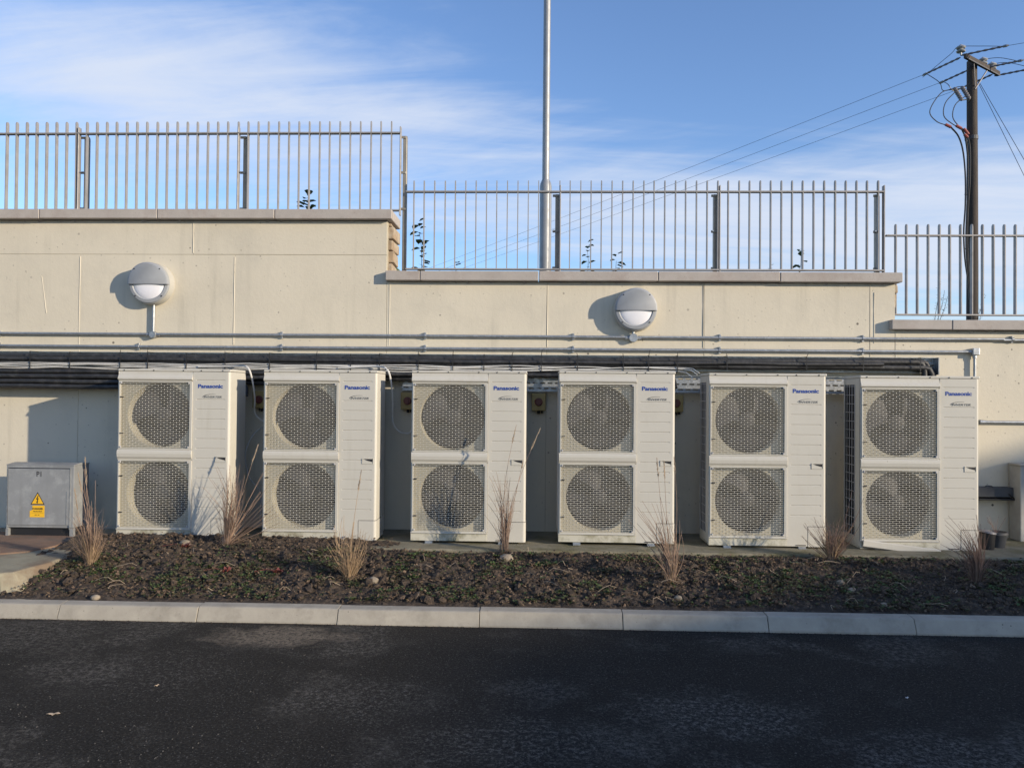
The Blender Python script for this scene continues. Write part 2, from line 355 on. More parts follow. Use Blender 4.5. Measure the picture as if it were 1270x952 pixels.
def soil_h(x, y):
    t = (-.84-y)/1.07; z = .232-.142*t
    if x < -1.0: z += .028*min(1, (-1.0-x)/1.0)*max(0, 1-t*1.1)
    if y > -.90 and x < -1.0: z = max(z, .232+.034*min(1, (-1.0-x)/.7)*min(1, (y+.90)/.07))
    e = min(1, max(0, t*4))*min(1, max(0, (1-t)*5))
    return z + .024*math.sin(PI*min(1, max(0, t)))*(1+fbm(x, y, 1.3)) + e*.030*fbm(x, y, 2.7, 11)
def build_soil():
    nx, ny = 620, 100; mb = MB(); vs = []
    x0, x1, y0, y1 = -3.75, 7.5, -1.925, -.585
    for j in range(ny+1):
        for i in range(nx+1):
            x = x0+(x1-x0)*i/nx; y = y0+(y1-y0)*j/ny
            e = min(1, (y-y0)/.10)
            h = soil_h(x, y)+e*(.020*fbm(x, y, 9)+.012*abs(fbm(x, y, 26, 3)))
            if j == 0: h = .088
            if y > -.87 and x > -1.1: h = min(h, .20+.02*fbm(x, y, 5))
            if y > -.64: h = min(h, .245)
            vs.append((x, y, h))
    mb.add(vs, [(j*(nx+1)+i, j*(nx+1)+i+1, (j+1)*(nx+1)+i+1, (j+1)*(nx+1)+i) for j in range(ny) for i in range(nx)])
    struct(part('soil_bed', mb, M['soil'], None, smooth=False))
    # clods
    ico = bmesh.new(); bmesh.ops.create_icosphere(ico, subdivisions=1, radius=1); iv = [v.co.copy() for v in ico.verts]; iF = [tuple(v.index for v in f.verts) for f in ico.faces]; ico.free()
    def lump(mb, x, y, r, sq=.75, z=None):
        ax = Matrix.Rotation(rnd.uniform(0, 6.3), 3, 'Z') @ Matrix.Rotation(rnd.uniform(-.8, .8), 3, 'X')
        s = Vector((r*rnd.uniform(.7, 1.4), r*rnd.uniform(.7, 1.3), r*rnd.uniform(.5, 1)*sq*1.3))
        zz = (soil_h(x, y) if z is None else z)+r*.25
        mb.add([ax @ Vector((v.x*s.x*rnd.uniform(.55, 1.35), v.y*s.y*rnd.uniform(.55, 1.35), v.z*s.z*rnd.uniform(.55, 1.35)))+Vector((x, y, zz)) for v in iv], iF)
    mb = MB(); n = 0
    while n < 12000:
        x = rnd.uniform(-3.6, 5.2); y = rnd.uniform(-1.90, -.88 if x > -1.15 else -.66)
        if fbm(x, y, 3.1, 9) < -.25 and rnd.random() < .6: continue
        r = (.0035+.026*rnd.random()**3.6)*(1.25 if fbm(x, y, 1.9, 21) > .05 else .8)
        if y < -1.86 and r > .015: continue
        if x > -1.1 and y > -.95: r = min(r, .018)
        lump(mb, x, y, r); n += 1
    part('soil_clods', mb, M['clod'], None, stuff=True)
    # dead leaf litter and twigs lying among the clods
    mb = MB()
    for i in range(15000):
        x = rnd.uniform(-3.5, 5.2); y = rnd.uniform(-1.89, -.9 if x > -1.15 else -.66); z = soil_h(x, y)+rnd.uniform(.010, .036)
        a = rnd.uniform(0, 6.3); l = .004+.012*rnd.random()**2; w = l*rnd.uniform(.35, .8)
        q = Matrix.Rotation(a, 3, 'Z') @ Matrix.Rotation(rnd.uniform(-1, 1), 3, 'X') @ Matrix.Rotation(rnd.uniform(-.7, .7), 3, 'Y')
        mb.add([q @ Vector(p)+Vector((x, y, z)) for p in ((-l, 0, 0), (0, -w, l*.3), (l, 0, 0), (0, w, l*.3))], [(0, 1, 2), (0, 2, 3)])
    part('leaf_litter', mb, M['litter'], None, stuff=True)
    mb = MB()
    for i in range(80):
        x = rnd.uniform(-3.4, 5); y = rnd.uniform(-1.88, -.92); z = soil_h(x, y)+.03; a = rnd.uniform(0, 6.3); l = rnd.uniform(.04, .20)
        c = rnd.uniform(-.04, .04)
        pts = [(x+math.cos(a)*l*t-math.sin(a)*c*math.sin(t*PI), y+math.sin(a)*l*t*.6, z+rnd.uniform(-.006, .012)+.02*math.sin(t*PI)) for t in (0, .33, .66, 1)]
        mb.tube(pts, .0014, 3)
    part('fallen_twigs', mb, M['plume'], None, stuff=True)
    # small green weeds
    mb = MB(); n = 0
    while n < 8000:
        x = rnd.uniform(-3.5, 4.8); y = rnd.uniform(-1.88, -.92)
        if fbm(x, y, 2.3, 4)+.3*fbm(x, y, 7, 2) < .10 and rnd.random() < .90: continue
        n += 1; z = soil_h(x, y)+.018; R = .007+.020*rnd.random()**1.6
        for k in range(rnd.randint(4, 8)):
            a = rnd.uniform(0, 6.3); up = rnd.uniform(.15, 1.0); l = R*rnd.uniform(.6, 1.2); w = l*.34; d = Vector((math.cos(a), math.sin(a), up)).normalized(); s = Vector((-math.sin(a), math.cos(a), 0))
            b = Vector((x, y, z))
            mb.add([b, b+d*l*.55+s*w, b+d*l+Vector((0, 0, -.1*l)), b+d*l*.55-s*w], [(0, 1, 2), (0, 2, 3)])
    part('green_weeds', mb, M['weed'], None, stuff=True)
    # stones one can point to
    for (x, y, r, lab) in [(-.215, -1.12, .045, 'pale brown stone lying at the foot of the narrow middle grass clump'),
                           (-1.124, -1.567, .034, 'pale stone in the soil just right of the tan leafy grass clump by the kerb'),
                           (-2.764, -.90, .038, 'pale grey stone under the bottom edge of the leftmost heat pump'),
                           (2.126, -1.456, .026, 'small round whitish stone on the dark soil, the upper of two'),
                           (2.152, -1.597, .028, 'small round whitish stone on the dark soil, the lower of two'),
                           (2.27, -1.80, .022, 'small pale stone on the dark soil close behind the kerb at right'),
                           (-2.903, -1.89, .026, 'small whitish stone against the back of the kerb at left'),
                           (.949, -1.756, .026, 'pinkish stone in the soil below the bent grass clump before the fourth heat pump')]:
        mb = MB(); bm = bmesh.new(); bmesh.ops.create_icosphere(bm, subdivisions=2, radius=1)
        mb.add([(v.co.x*r*1.2*(1+.25*noise.noise(v.co*1.7+Vector((x, y, 0)))), v.co.y*r*(1+.2*noise.noise(v.co*2)), v.co.z*r*.8*(1+.2*noise.noise(v.co*1.5+Vector((y, 0, x))))) for v in bm.verts], [tuple(v.index for v in f.verts) for f in bm.faces]); bm.free()
        tag(part('stone', mb, M['pale'], None, smooth=True, loc=(x, y, soil_h(x, y)+r*.45)), lab, 'stone', 'pale stones lying on the soil')
build_soil()
def build_slab():
    # broken end of a weathered concrete slab under the cabinet
    s = struct(link('concrete_slab', None))
    top = [(-9, -1.79), (-3.62, -1.80), (-3.55, -1.76), (-3.53, -1.60), (-3.50, -1.45), (-3.52, -1.21), (-3.60, -.95), (-3.63, -.10), (-9, -.10)]
    bot = [(-9, -1.85), (-3.55, -1.86), (-3.42, -1.80), (-3.38, -1.60), (-3.37, -1.40), (-3.40, -1.18), (-3.56, -.94), (-3.63, -.10), (-9, -.10)]
    n = len(top); mb = MB(); mb.add([(x, y, .233+.006*noise.noise(Vector((x*3, y*3, 0)))*(abs(x) < 8)) for x, y in top]+[(x, y, .05) for x, y in bot], [tuple(range(n))]+[(i, (i+1) % n, n+(i+1) % n, n+i) for i in range(n)])
    part('slab_body', mb, M['slab'], s, bevel=.012, segs=2)
    mb = MB(); mb.prism([(-9, -.35), (-9, -1.27), (-4.3, -1.29), (-4.05, -1.24), (-3.88, -1.14), (-3.80, -.92), (-3.84, -.35)], 'z', .225, .243); part('brown_surface', mb, M['rust'], s, bevel=.003)
    mb = MB(); mb.add([(-9, -1.915, .09), (-3.30, -1.915, .09), (-3.45, -1.55, .10), (-9, -1.55, .10)], [(0, 1, 2, 3)]); part('slab_toe', mb, M['slab'], s)
build_slab()
def build_terrace():
    # retained ground behind the wall, stepping down to the right with it
    xs = [-300, -1.62, -1.40, 2.98, 3.18, 300]; zs = [2.92, 2.92, 2.36, 2.36, 1.93, 1.93]; mb = MB()
    vs = [(x, y, z) for x, z in zip(xs, zs) for y in (.36, 900)]
    mb.add(vs, [(2*i, 2*i+2, 2*i+3, 2*i+1) for i in range(5)]); struct(part('terrace_ground', mb, M['terrace'], None))
build_terrace()

# ------------------------------------------------------------------ retaining wall
def build_wall():
    w = thing('retaining_wall', 'cream painted stepped concrete retaining wall with grey coping stones behind the heat pumps', 'wall')
    steps = [(-12, -1.362, 3.03), (-1.362, 3.168, 2.48), (3.168, 12, 2.065)]
    for x0, x1, z1 in steps:
        mb = MB(); mb.box(x0, x1, .003, .33, -.2, z1); part('wall_body', mb, M['core'], w)
    G = .0022
    def panel(x0, x1, z0, z1):
        mb = MB(); d = rnd.uniform(-.0012, .0012)
        mb.box(x0+G, x1-G, d, .012, z0+G, z1-G); part('panel', mb, M['wall'], w, bevel=.0015)
    J = [-12, -10.6, -9.2, -7.8, -6.4, -5.60, -4.19, -2.757, -1.362]
    for a, b in zip(J[:-1], J[1:]): panel(a, b, -.2, 2.72)
    J = [-12, -9.0, -6.1, -3.142, -1.362]
    for a, b in zip(J[:-1], J[1:]): panel(a, b, 2.72, 3.03)
    J = [-1.362, .087, 1.489, 2.948, 3.168]
    for a, b in zip(J[:-1], J[1:]): panel(a, b, -.2, 2.48)
    J = [3.168, 4.40, 5.8, 7.2, 8.6, 10, 12]
    for a, b in zip(J[:-1], J[1:]): panel(a, b, -.2, 2.065)
    def bead(x, z0, z1, lean=0, w=.0042, d=.0045):             # fins of laitance left at the formwork joints
        mb = MB(); n = max(3, int((z1-z0)/.16)); vs = []
        for i in range(n+1):
            z = z0+(z1-z0)*i/n; q = x+lean*i/n+rnd.uniform(-.0012, .0012); ww = w*rnd.uniform(.6, 1.3); dd = d*rnd.uniform(.5, 1.3)
            vs += [(q-ww, -.0005, z), (q, -.001-dd, z), (q+ww, -.0005, z)]
        mb.add(vs, [(3*i+k, 3*i+k+1, 3*i+k+4, 3*i+k+3) for i in range(n) for k in (0, 1)]); part('joint_ridge', mb, M['wall'], w_, smooth=False)
    w_ = w
    for x, z0, z1 in ((-4.19, 1.2, 2.70), (-2.757, 1.9, 2.70), (-3.142, 2.735, 3.02), (-1.335, 1.9, 2.46), (.092, 1.9, 2.46), (1.484, 1.9, 2.46), (2.952, 1.7, 2.46), (2.985, 1.95, 2.40)): bead(x, z0, z1)
    bead(-4.50, 2.18, 2.52, -.05, .003, .003)
    mb = MB(); ico = bmesh.new(); bmesh.ops.create_icosphere(ico, subdivisions=1, radius=1); iv = [v.co.copy() for v in ico.verts]; iF = [tuple(v.index for v in f.verts) for f in ico.faces]; ico.free()
    for i in range(60):                                        # blobs of bedding mortar squeezed out under the coping
        x = rnd.uniform(-5, 4.3); z = 3.030 if x < -1.4 else 2.48 if x < 3.1 else 2.065; r = rnd.uniform(.004, .013)
        mb.add([(x+v.x*r*rnd.uniform(1, 2.4), -.006+v.y*r*.6, z-.004+v.z*r*rnd.uniform(.5, 1.2)) for v in iv], iF)
    part('mortar_blobs', mb, M['coping'], w, stuff=True)
    def coping(js, z0, z1):
        for a, b in zip(js[:-1], js[1:]):
            mb = MB(); dz = rnd.uniform(-.002, .002); dy = rnd.uniform(-.003, .003)
            mb.box(a+.0025, b-.0025, -.066+dy, .385+dy, z0+.005+dz, z1+dz); part('coping_stone', mb, M['coping'], w, bevel=.005)
    coping([-10.96, -9.89, -8.82, -7.75, -6.68, -5.61, -4.54, -3.45, -2.375, -1.310], 3.03, 3.122)
    coping([-1.366, -1.052, .011, 1.070, 2.141, 3.207], 2.48, 2.570)
    coping([3.110, 3.633, 4.70, 5.77, 6.84, 7.91, 8.98, 10.05], 2.065, 2.156)
    # rubble stones on the cut end of each step
    z = 2.573
    for h, dx in ((.085, .035), (.115, .046), (.10, .038), (.12, .043), (.035, .03)):
        mb = MB(); m = Matrix.Translation((-1.362, .19, z+h/2)) @ Matrix.Rotation(rnd.uniform(-.07, .07), 4, 'Y') @ Matrix.Rotation(rnd.uniform(-.06, .06), 4, 'Z')
        mb.box(-.05, dx+rnd.uniform(-.012, .012), -.168+rnd.uniform(0, .04), .165, -h/2+.005, h/2-.005, m); part('stone', mb, M['stone'], w, bevel=.011, segs=2); z += h
    z = 2.158
    for h, dx in ((.11, .02), (.13, .034), (.08, .05)):
        mb = MB(); m = Matrix.Translation((3.168, .2, z+h/2)) @ Matrix.Rotation(rnd.uniform(-.08, .08), 4, 'Y')
        mb.box(-.05, dx, -.15, .15, -h/2+.003, h/2-.003, m); part('stone', mb, M['stone'], w, bevel=.011, segs=2); z += h
build_wall()

# ------------------------------------------------------------------ railings
def build_railings():
    Y = .40
    def pale_mesh(h):
        w, t = .020, .0042; pts = [(-w, 0), (w, 0), (w, h-w)]+[(w*math.cos(a), h-w+w*math.sin(a)) for a in (PI*.25, PI*.5, PI*.75)]+[(-w, h-w)]
        mb = MB(); mb.prism(pts, 'x', -t, t); return mb.mesh('pale', M['rail'])
    def railing(label, x0, x1, zb, zr, zt, xs, posts, ends, zpost):
        r = thing('railing', label, 'railing', (0, Y, 0), 'railings along the wall top')
        for z in (zb, zr):
            mb = MB(); mb.box(x0, x1, -.024, .024, z-.007, z+.007); part('rail', mb, M['rail'], r, bevel=.002)
        me = pale_mesh(zt-zb+.004)
        for x in xs:
            link('pale', me, r, (x+rnd.uniform(-.0015, .0015), 0, zb+.003), (rnd.uniform(-.002, .002), rnd.uniform(-.002, .002), 0))
        for x in ends:                                      # flat end stiles where two panels meet
            mb = MB(); mb.box(x-.006, x+.006, -.024, .024, zb-.05, zr+.06); part('stile', mb, M['rail'], r, bevel=.003)
        for x, top in posts:
            mb = MB(); pr = [(.030, zpost), (.078, zpost), (.078, top-.022), (.068, top-.004), (.054, top), (.040, top-.004), (.030, top-.022)]
            mb.prism(pr, 'x', x-.019, x+.019); p = part('post', mb, M['post'], r, bevel=.004)
            mb = MB()
            for z in (zb+.02, (zb+zr)/2, zr-.03): mb.box(x-.045, x+.012, .022, .032, z-.012, z+.012)
            part('bracket', mb, M['post'], p, bevel=.003)
            mb = MB()
            for z in ((zb+zr)/2,): mb.tube([(x-.034, .02, z), (x-.034, -.012, z)], .008, 6)
            part('bolt', mb, M['galv'], p)
    xs = [-1.411-.0992*i for i in range(0, 62)]
    railing('left and highest railing of flat vertical bars on the left coping', -7.6, -1.318, 3.222, 3.965, 4.075, xs,
            [(-5.95, 3.955), (-4.415, 3.955), (-2.843, 3.955), (-1.285, 3.955)], [-4.462, -2.893, -1.322], 2.1)
    xs = [-1.188+.0995*i for i in range(0, 45)]; xs = [x for x in xs if x < 3.25]
    railing('middle railing of flat vertical bars, with seedlings and a pole behind it', -1.262, 3.245, 2.660, 3.400, 3.502, xs,
            [(.185, 3.392), (1.688, 3.392), (3.205, 3.392)], [.212, 1.716, 3.244], 1.8)
    xs = [3.356-.0+.0999*i for i in range(0, 46)]
    railing('right and lowest railing of flat vertical bars in front of the utility pole', 3.262, 7.9, 2.247, 2.989, 3.091, xs,
            [(4.78, 2.98), (6.30, 2.98), (7.85, 2.98)], [4.81, 6.33], 1.5)
build_railings()

# ------------------------------------------------------------------ light column and utility pole
def build_poles():
    t = thing('light_column', 'tall grey galvanised steel column with a thicker base behind the middle railing', 'pole', (.093, 2.5, 2.36))
    mb = MB(); mb.lathe([(.0, -.3), (.072, -.3), (.072, 1.66), (.066, 1.70), (.046, 1.745), (.046, 1.75)], 24); part('base_section', mb, M['steelpole'], t, smooth=True)
    mb = MB(); mb.tube([(0, 0, 1.74), (0, 0, 4.5), (0, 0, 8)], [.0445, .043, .038], 20); part('shaft', mb, M['steelpole'], t, smooth=True)
    mb = MB(); mb.box(-.035, .035, -.0755, -.069, .12, .52); part('access_door', mb, M['steelpole'], t, bevel=.004)

    px, py = 11.64, 14.0
    u = thing('utility_pole', 'dark wooden electricity pole with crossarm, insulators and down cables behind the right railing', 'utility pole', (px, py, 1.93))
    B = 1.93
    def L(x, y, z): return (x-px, y-py, z-B)
    mb = MB(); mb.tube([L(px, py, 1.7), L(px+.005, py, 5), L(px, py, 8), L(px-.01, py, 10.52)], [.150, .142, .133, .126], 14); part('pole_shaft', mb, M['wood'], u, smooth=True)
    a = Vector(L(11.02, 13.43, 10.38)); b = Vector(L(12.55, 14.57, 10.38)); d = (b-a).normalized(); s = Vector((-d.y, d.x, 0))
    def orient(c): return Matrix.Translation(c) @ Matrix((d, s, Vector((0, 0, 1)))).transposed().to_4x4()
    mid = (a+b)/2; ln = (b-a).length/2
    mb = MB(); mb.box(-ln, ln, -.155, -.075, -.06, .06, orient(mid)); part('crossarm', mb, M['wood'], u, bevel=.006)
    mb = MB(); mb.box(-ln, ln, -.163, -.157, -.075, -.045, orient(mid)); part('crossarm_strap', mb, M['trunking'], u)
    mb = MB(); mb.tube([a*.35+b*.65+s*-.115+Vector((0, 0, -.06)), L(px, py-.13, 9.72)], .018, 5); mb.tube([a*.75+b*.25+s*-.115+Vector((0, 0, -.06)), L(px, py-.13, 9.8)], .014, 5); part('crossarm_brace', mb, M['arrester'], u)
    def insulator(c):
        mb = MB(); mb.lathe([(0, .0), (.02, .0), (.03, .08), (.10, .085), (.115, .11), (.06, .15), (.055, .17), (.10, .175), (.12, .20), (.10, .23), (.05, .26), (.02, .285), (0, .285)], 16, Matrix.Translation(c))
        part('insulator', mb, M['porcelain'], u, smooth=True)
    i1 = a+d*.02+Vector((0, 0, .06)); insulator(i1)
    i2 = mid+d*.30+Vector((0, 0, .05)); insulator(i2); i3 = b-d*.14+Vector((0, 0, .05)); insulator(i3)
    def strain(p, q):
        p = Vector(p); q = Vector(q); n = 13; mb = MB(); pts = [p.lerp(q, k/(n-1)) for k in range(n)]
        mb.tube(pts, [.012 if k in (0, n-1) else (.032 if k % 2 else .018) for k in range(n)], 8); part('strain_insulator', mb, M['arrester'], u)
        mb = MB(); mb.tube([q-(q-p)*.02, q+(q-p).normalized()*.06, q+(q-p).normalized()*.12], [.03, .036, .012], 6); part('clamp', mb, M['galv'], u)
    far = Vector(L(-55.7, 113, 8.5)); 
    fd = (far-a); 
    ends = []
    for st, sag in ((a, 0), (mid-d*.05, 0), (b-d*.1, 0)):
        q = st+Vector((-.50, .78, -.10)).normalized()*.92; strain(st, q); ends.append(q)
    rd = Vector((.86, -.5, .02)).normalized(); rends = []
    for st, l in ((a+Vector((0, 0, .05)), .95), (i2+Vector((0, 0, -.02)), .80), (b+Vector((0, 0, -.02)), .9)):
        q = st+rd*l; strain(st, q); rends.append(q)
    # surge arresters
    arr = []
    for x, z in ((11.21, 9.60), (11.41, 9.63)):
        c = Vector(L(x, 13.9, z)); ax = Vector((.45, 0, -.75)).normalized(); n = 15; mb = MB()
        mb.tube([c+ax*(k/(n-1)-.5)*.42 for k in range(n)], [.02]+[.062 if k % 2 else .045 for k in range(n-2)]+[.02], 10); part('surge_arrester', mb, M['arrester'], u); arr.append(c)
    mb = MB(); mb.tube([arr[0]+Vector((.1, 0, -.17)), arr[1]+Vector((.1, 0, -.16)), L(px-.1, py, 9.4)], .016, 5); part('arrester_bracket', mb, M['galv'], u)
    def curve(pts, n=10):
        P = [Vector(p) for p in pts]; P = [P[0]*2-P[1]]+P+[P[-1]*2-P[-2]]; out = []
        for i in range(1, len(P)-2):
            for k in range(n):
                t = k/n; p0, p1, p2, p3 = P[i-1:i+3]
                out.append(.5*((2*p1)+(p2-p0)*t+(2*p0-5*p1+4*p2-p3)*t*t+(3*p1-p0-3*p2+p3)*t**3))
        out.append(P[-2]); return out
    Yd = 13.86
    def loop(pts, r, name='jumper_cable', m='blackplastic'):
        mb = MB(); mb.tube(curve([L(x, Yd, z) for x, z in pts], 8), r, 5); part(name, mb, M[m], u, smooth=True)
    # jumpers (x, z read at the pole's distance)
    e0, e1 = ends[0], ends[1]
    mb = MB(); mb.tube(curve([e0, L(10.70, Yd, 9.9), L(10.80, Yd, 9.68), arr[0]+Vector((-.1, 0, .16))]), .010, 5); part('jumper_cable', mb, M['blackplastic'], u)
    mb = MB(); mb.tube(curve([e1, L(10.92, Yd, 9.85), L(11.05, Yd, 9.68), arr[0]+Vector((-.05, 0, .18)), arr[1]+Vector((-.09, 0, .18))]), .010, 5); part('jumper_cable', mb, M['blackplastic'], u)
    mb = MB(); mb.tube(curve([e0+Vector((.0, .2, -.02)), L(10.9, 13.7, 10.58), i1+Vector((-.06, 0, .22)), i1+Vector((.5, 0, .24)), rends[0]]), .008, 4); part('jumper_cable', mb, M['blackplastic'], u)
    for i_, rr in ((i2, rends[1]), (i3, rends[2])):
        mb = MB(); mb.tube(curve([i_+Vector((-.1, 0, .2)), i_+Vector((.35, -.1, .22)), rr]), .008, 4); part('jumper_cable', mb, M['blackplastic'], u)
    loop([(11.12, 9.72), (10.75, 9.62), (10.45, 9.14), (10.62, 8.86), (10.92, 8.74)], .013)
    loop([(11.13, 9.66), (10.86, 9.35), (10.82, 9.0), (11.05, 8.78), (11.20, 8.71)], .013)
    loop([(11.37, 9.52), (11.12, 9.3), (11.05, 8.98), (11.20, 8.74), (11.40, 8.60)], .013)
    for p, q in (((10.86, 8.77), (11.0, 8.70)), ((11.14, 8.74), (11.28, 8.66)), ((11.34, 8.66), (11.46, 8.50)), ((11.36, 8.50), (11.44, 8.42))):
        mb = MB(); mb.tube([L(p[0], Yd, p[1]), L(q[0], Yd, q[1])], .040, 8); part('red_sleeve', mb, M['redsleeve'], u)
    loop([(11.0, 8.70), (11.20, 8.45), (11.32, 8.05), (11.38, 7.4), (11.38, 6.6), (11.34, 5.9), (11.37, 5.2), (11.46, 4.5), (11.52, 3.7), (11.52, 1.9)], .022, 'down_cable')
    loop([(11.28, 8.66), (11.38, 8.4), (11.44, 7.9), (11.45, 7.2), (11.43, 6.6), (11.40, 5.8), (11.42, 5.2), (11.49, 4.5), (11.53, 3.7), (11.53, 1.9)], .022, 'down_cable')
    loop([(11.44, 8.46), (11.50, 8.1), (11.50, 7.3), (11.46, 6.7), (11.43, 5.9), (11.45, 5.2), (11.51, 4.5), (11.54, 3.7), (11.54, 1.9)], .022, 'down_cable')
    mb = MB()
    for z in (8.35, 6.9, 5.45): mb.tube([L(11.36, Yd, z), L(px-.1, py-.05, z)], .012, 4)
    part('cable_clamp', mb, M['galv'], u)
    mb = MB(); mb.lathe([(.136, -.05), (.142, -.05), (.142, .05), (.136, .05)], 14, Matrix.Translation(L(px, py, 8.45))); part('pole_band', mb, M['trunking'], u)
    # conductors span to the next pole, out of sight beyond the wall, and out to the right
    def wire(p, q, sag, label, r=.0055):
        p = Vector(p)+Vector((px, py, B)); q = Vector(q)+Vector((px, py, B)); n = 28
        mb = MB(); mb.tube([Vector((0, 0, 0)).lerp(q-p, k/n)+Vector((0, 0, -sag*4*(k/n)*(1-k/n))) for k in range(n+1)], r, 4)
        tag(part('overhead_wire', mb, M['blackplastic'], None, loc=p), label, 'cable', 'overhead wires strung from the utility pole')
    wire(ends[0], Vector(ends[0])+Vector((-66.4, 99, -1.75)), .9, 'uppermost of the three overhead wires sloping down leftward from the pole')
    wire(ends[1], Vector(ends[1])+Vector((-66.4, 99, -1.75)), .9, 'middle one of the three overhead wires sloping down leftward from the pole')
    wire(ends[2], Vector(ends[2])+Vector((-66.4, 99, -1.75)), .9, 'lowest of the three overhead wires sloping down leftward from the pole')
    for e, l in zip(rends, ('topmost overhead wire running right from the pole out of the photo', 'second overhead wire from the top running right from the pole', 'third overhead wire running right from the lower end of the crossarm')):
        wire(e, Vector(e)+Vector((43, -25, .3)), .5, l)
    wire(L(11.78, 14, 9.98), L(15.2, 13.4, 1.93), 0, 'left one of the two stay wires slanting steeply down right from the pole', .008)
    wire(L(11.80, 14, 10.0), L(16.2, 13.8, 1.93), 0, 'right one of the two stay wires slanting steeply down right from the pole', .008)
build_poles()

# ------------------------------------------------------------------ wall lights and conduits
def build_wall_fittings():
    def lamp(x, z, label, nobox):
        t = thing('wall_light', label, 'wall light', (x, 0, z), 'round wall lights')
        mb = MB(); mb.lathe([(0, 0), (.192, 0), (.194, .012), (.192, .03), (.188, .07), (.186, .085), (0, .085)], 48, ROTY); part('housing', mb, M['lampcream'], t, smooth=True)
        mb = MB(); mb.lathe([(.140, .086), (.140, .094), (.152, .104), (.176, .100), (.184, .086)], 40, ROTY, PI, 2*PI); part('bezel', mb, M['lampgrey'], t, smooth=True)
        # eyelid hood: upper half, drop front with a straight lower edge
        mb = MB(); R = .187; pts = [(R*math.cos(a), R*math.sin(a)) for a in [PI*k/28 for k in range(29)]]
        pts = [(R, -.012)]+pts+[(-R, -.012)]; n = len(pts)
        vs = [(px_, -.086, pz) for px_, pz in pts]+[(px_*.985, -.118-.012*max(0, pz)/R, pz*.985 if pz > 0 else pz) for px_, pz in pts]+[(px_*.90, -.128-.014*max(0, pz)/R, pz*.90 if pz > 0 else pz) for px_, pz in pts]
        fs = [(i, i+1, n+i+1, n+i) for i in range(n-1)]+[(n+i, n+i+1, 2*n+i+1, 2*n+i) for i in range(n-1)]+[tuple(range(2*n, 3*n))]
        fs += [(0, n, 2*n, 3*n-1, 2*n-1, n-1)]; mb.add(vs, fs); part('hood', mb, M['lampgrey'], t, smooth=True)
        mb = MB(); prof = [(.150*math.cos(k/8*PI/2), .086+.030*math.sin(k/8*PI/2)) for k in range(9)]; mb.lathe(prof, 32, ROTY, PI, 2*PI); part('diffuser', mb, M['opal'], t, smooth=True)
        for ax, az in ((.115, .122), (-.115, .122)):
            mb = MB(); mb.lathe([(0, .130), (.006, .130), (.006, .139), (0, .139)], 8, Matrix.Translation((ax, 0, az)) @ ROTY); part('screw', mb, M['fan'], t)
        for ax, az in ((.120, -.117), (-.120, -.117)):
            mb = MB(); mb.lathe([(0, .098), (.006, .098), (.006, .107), (0, .107)], 8, Matrix.Translation((ax, 0, az)) @ ROTY); part('screw', mb, M['fan'], t)
        return t
    lamp(-3.50, 2.445, 'round grey wall light with half hood, left and higher one, above a short conduit drop', 0)
    lamp(.872, 2.232, 'round grey wall light with half hood, right one under the middle coping', 0)
    def conduit(label, pts, clips, boxes, z):
        t = thing('conduit', label, 'conduit', (0, 0, 0), 'galvanised conduits fixed along the wall')
        for p in pts:
            mb = MB(); mb.tube(p, .0125, 10); part('tube', mb, M['galv'], t, smooth=True)
        for x in clips:
            mb = MB(); mb.tube([(x-.011, -.028, z), (x+.011, -.028, z)], .0165, 10); mb.box(x-.010, x+.010, -.020, .0, z-.030, z+.030); mb.tube([(x, -.012, z+.024), (x, -.026, z+.024)], .006, 6); part('saddle_clip', mb, M['galv'], t, bevel=.001)
        for (x, zz, r) in boxes:
            mb = MB(); mb.lathe([(0, 0.004), (r, .004), (r, .046), (r*.92, .052), (0, .052)], 18, Matrix.Translation((x, 0, zz)) @ ROTY)
            mb.tube([(x-r-.03, -.028, zz), (x+r+.03, -.028, zz)], .0165, 8); part('junction_box', mb, M['galv'], t, smooth=True)
        return t
    y = -.028; zu = 1.990; zl = 1.878
    conduit('upper galvanised conduit running along the whole wall below both wall lights',
            [[(-8, y, zu), (-4.85, y, zu), (-1.75, y, zu)], [(-1.75, y, zu+.0005), (2.0, y, zu-.001), (4.1, y, zu)], [(4.09, y, zu-.006), (9, y, zu-.006)], [(-3.487, y, zu), (-3.487, y, 2.30)], [(.858, y, zu), (.858, y, 2.06)]],
            [-6.2, -4.93, -2.31, -1.006, .325, 1.625, 2.881, 4.172, 5.5], [(-3.487, 1.985, .031), (.858, 1.983, .040)], zu)
    t = conduit('lower galvanised conduit, turning down behind the rightmost heat pump at an elbow box',
            [[(-8, y, zl), (-2.9, y, zl-.002), (.8, y, zl)], [(.8, y, zl-.0005), (3.80, y, zl)], [(3.845, y, zl), (3.845, y, .40)]],
            [-6.2, -4.93, -3.627, -2.31, -1.006, .325, 1.625, 2.881], [], zl)
    mb = MB(); mb.box(3.815, 3.875, -.058, -.003, zl-.03, zl+.032); mb.tube([(3.79, y, zl), (3.83, y, zl)], .018, 8); mb.tube([(3.845, y, zl-.06), (3.845, y, zl-.02)], .018, 8); part('elbow_box', mb, M['galv'], t, bevel=.008, segs=2)
    t = conduit('short galvanised conduit low on the wall right of the rightmost heat pump', [[(3.90, y, 1.264), (9, y, 1.262)]], [5.0], [], 1.263)
    mb = MB(); mb.lathe([(0, 0), (.022, 0), (.022, .012), (.017, .014), (.017, .05), (0, .05)], 12, Matrix.Translation((3.885, y, 1.264)) @ Matrix.Rotation(PI/2, 4, 'Y')); part('end_bush', mb, M['galv'], t, smooth=True)
build_wall_fittings()

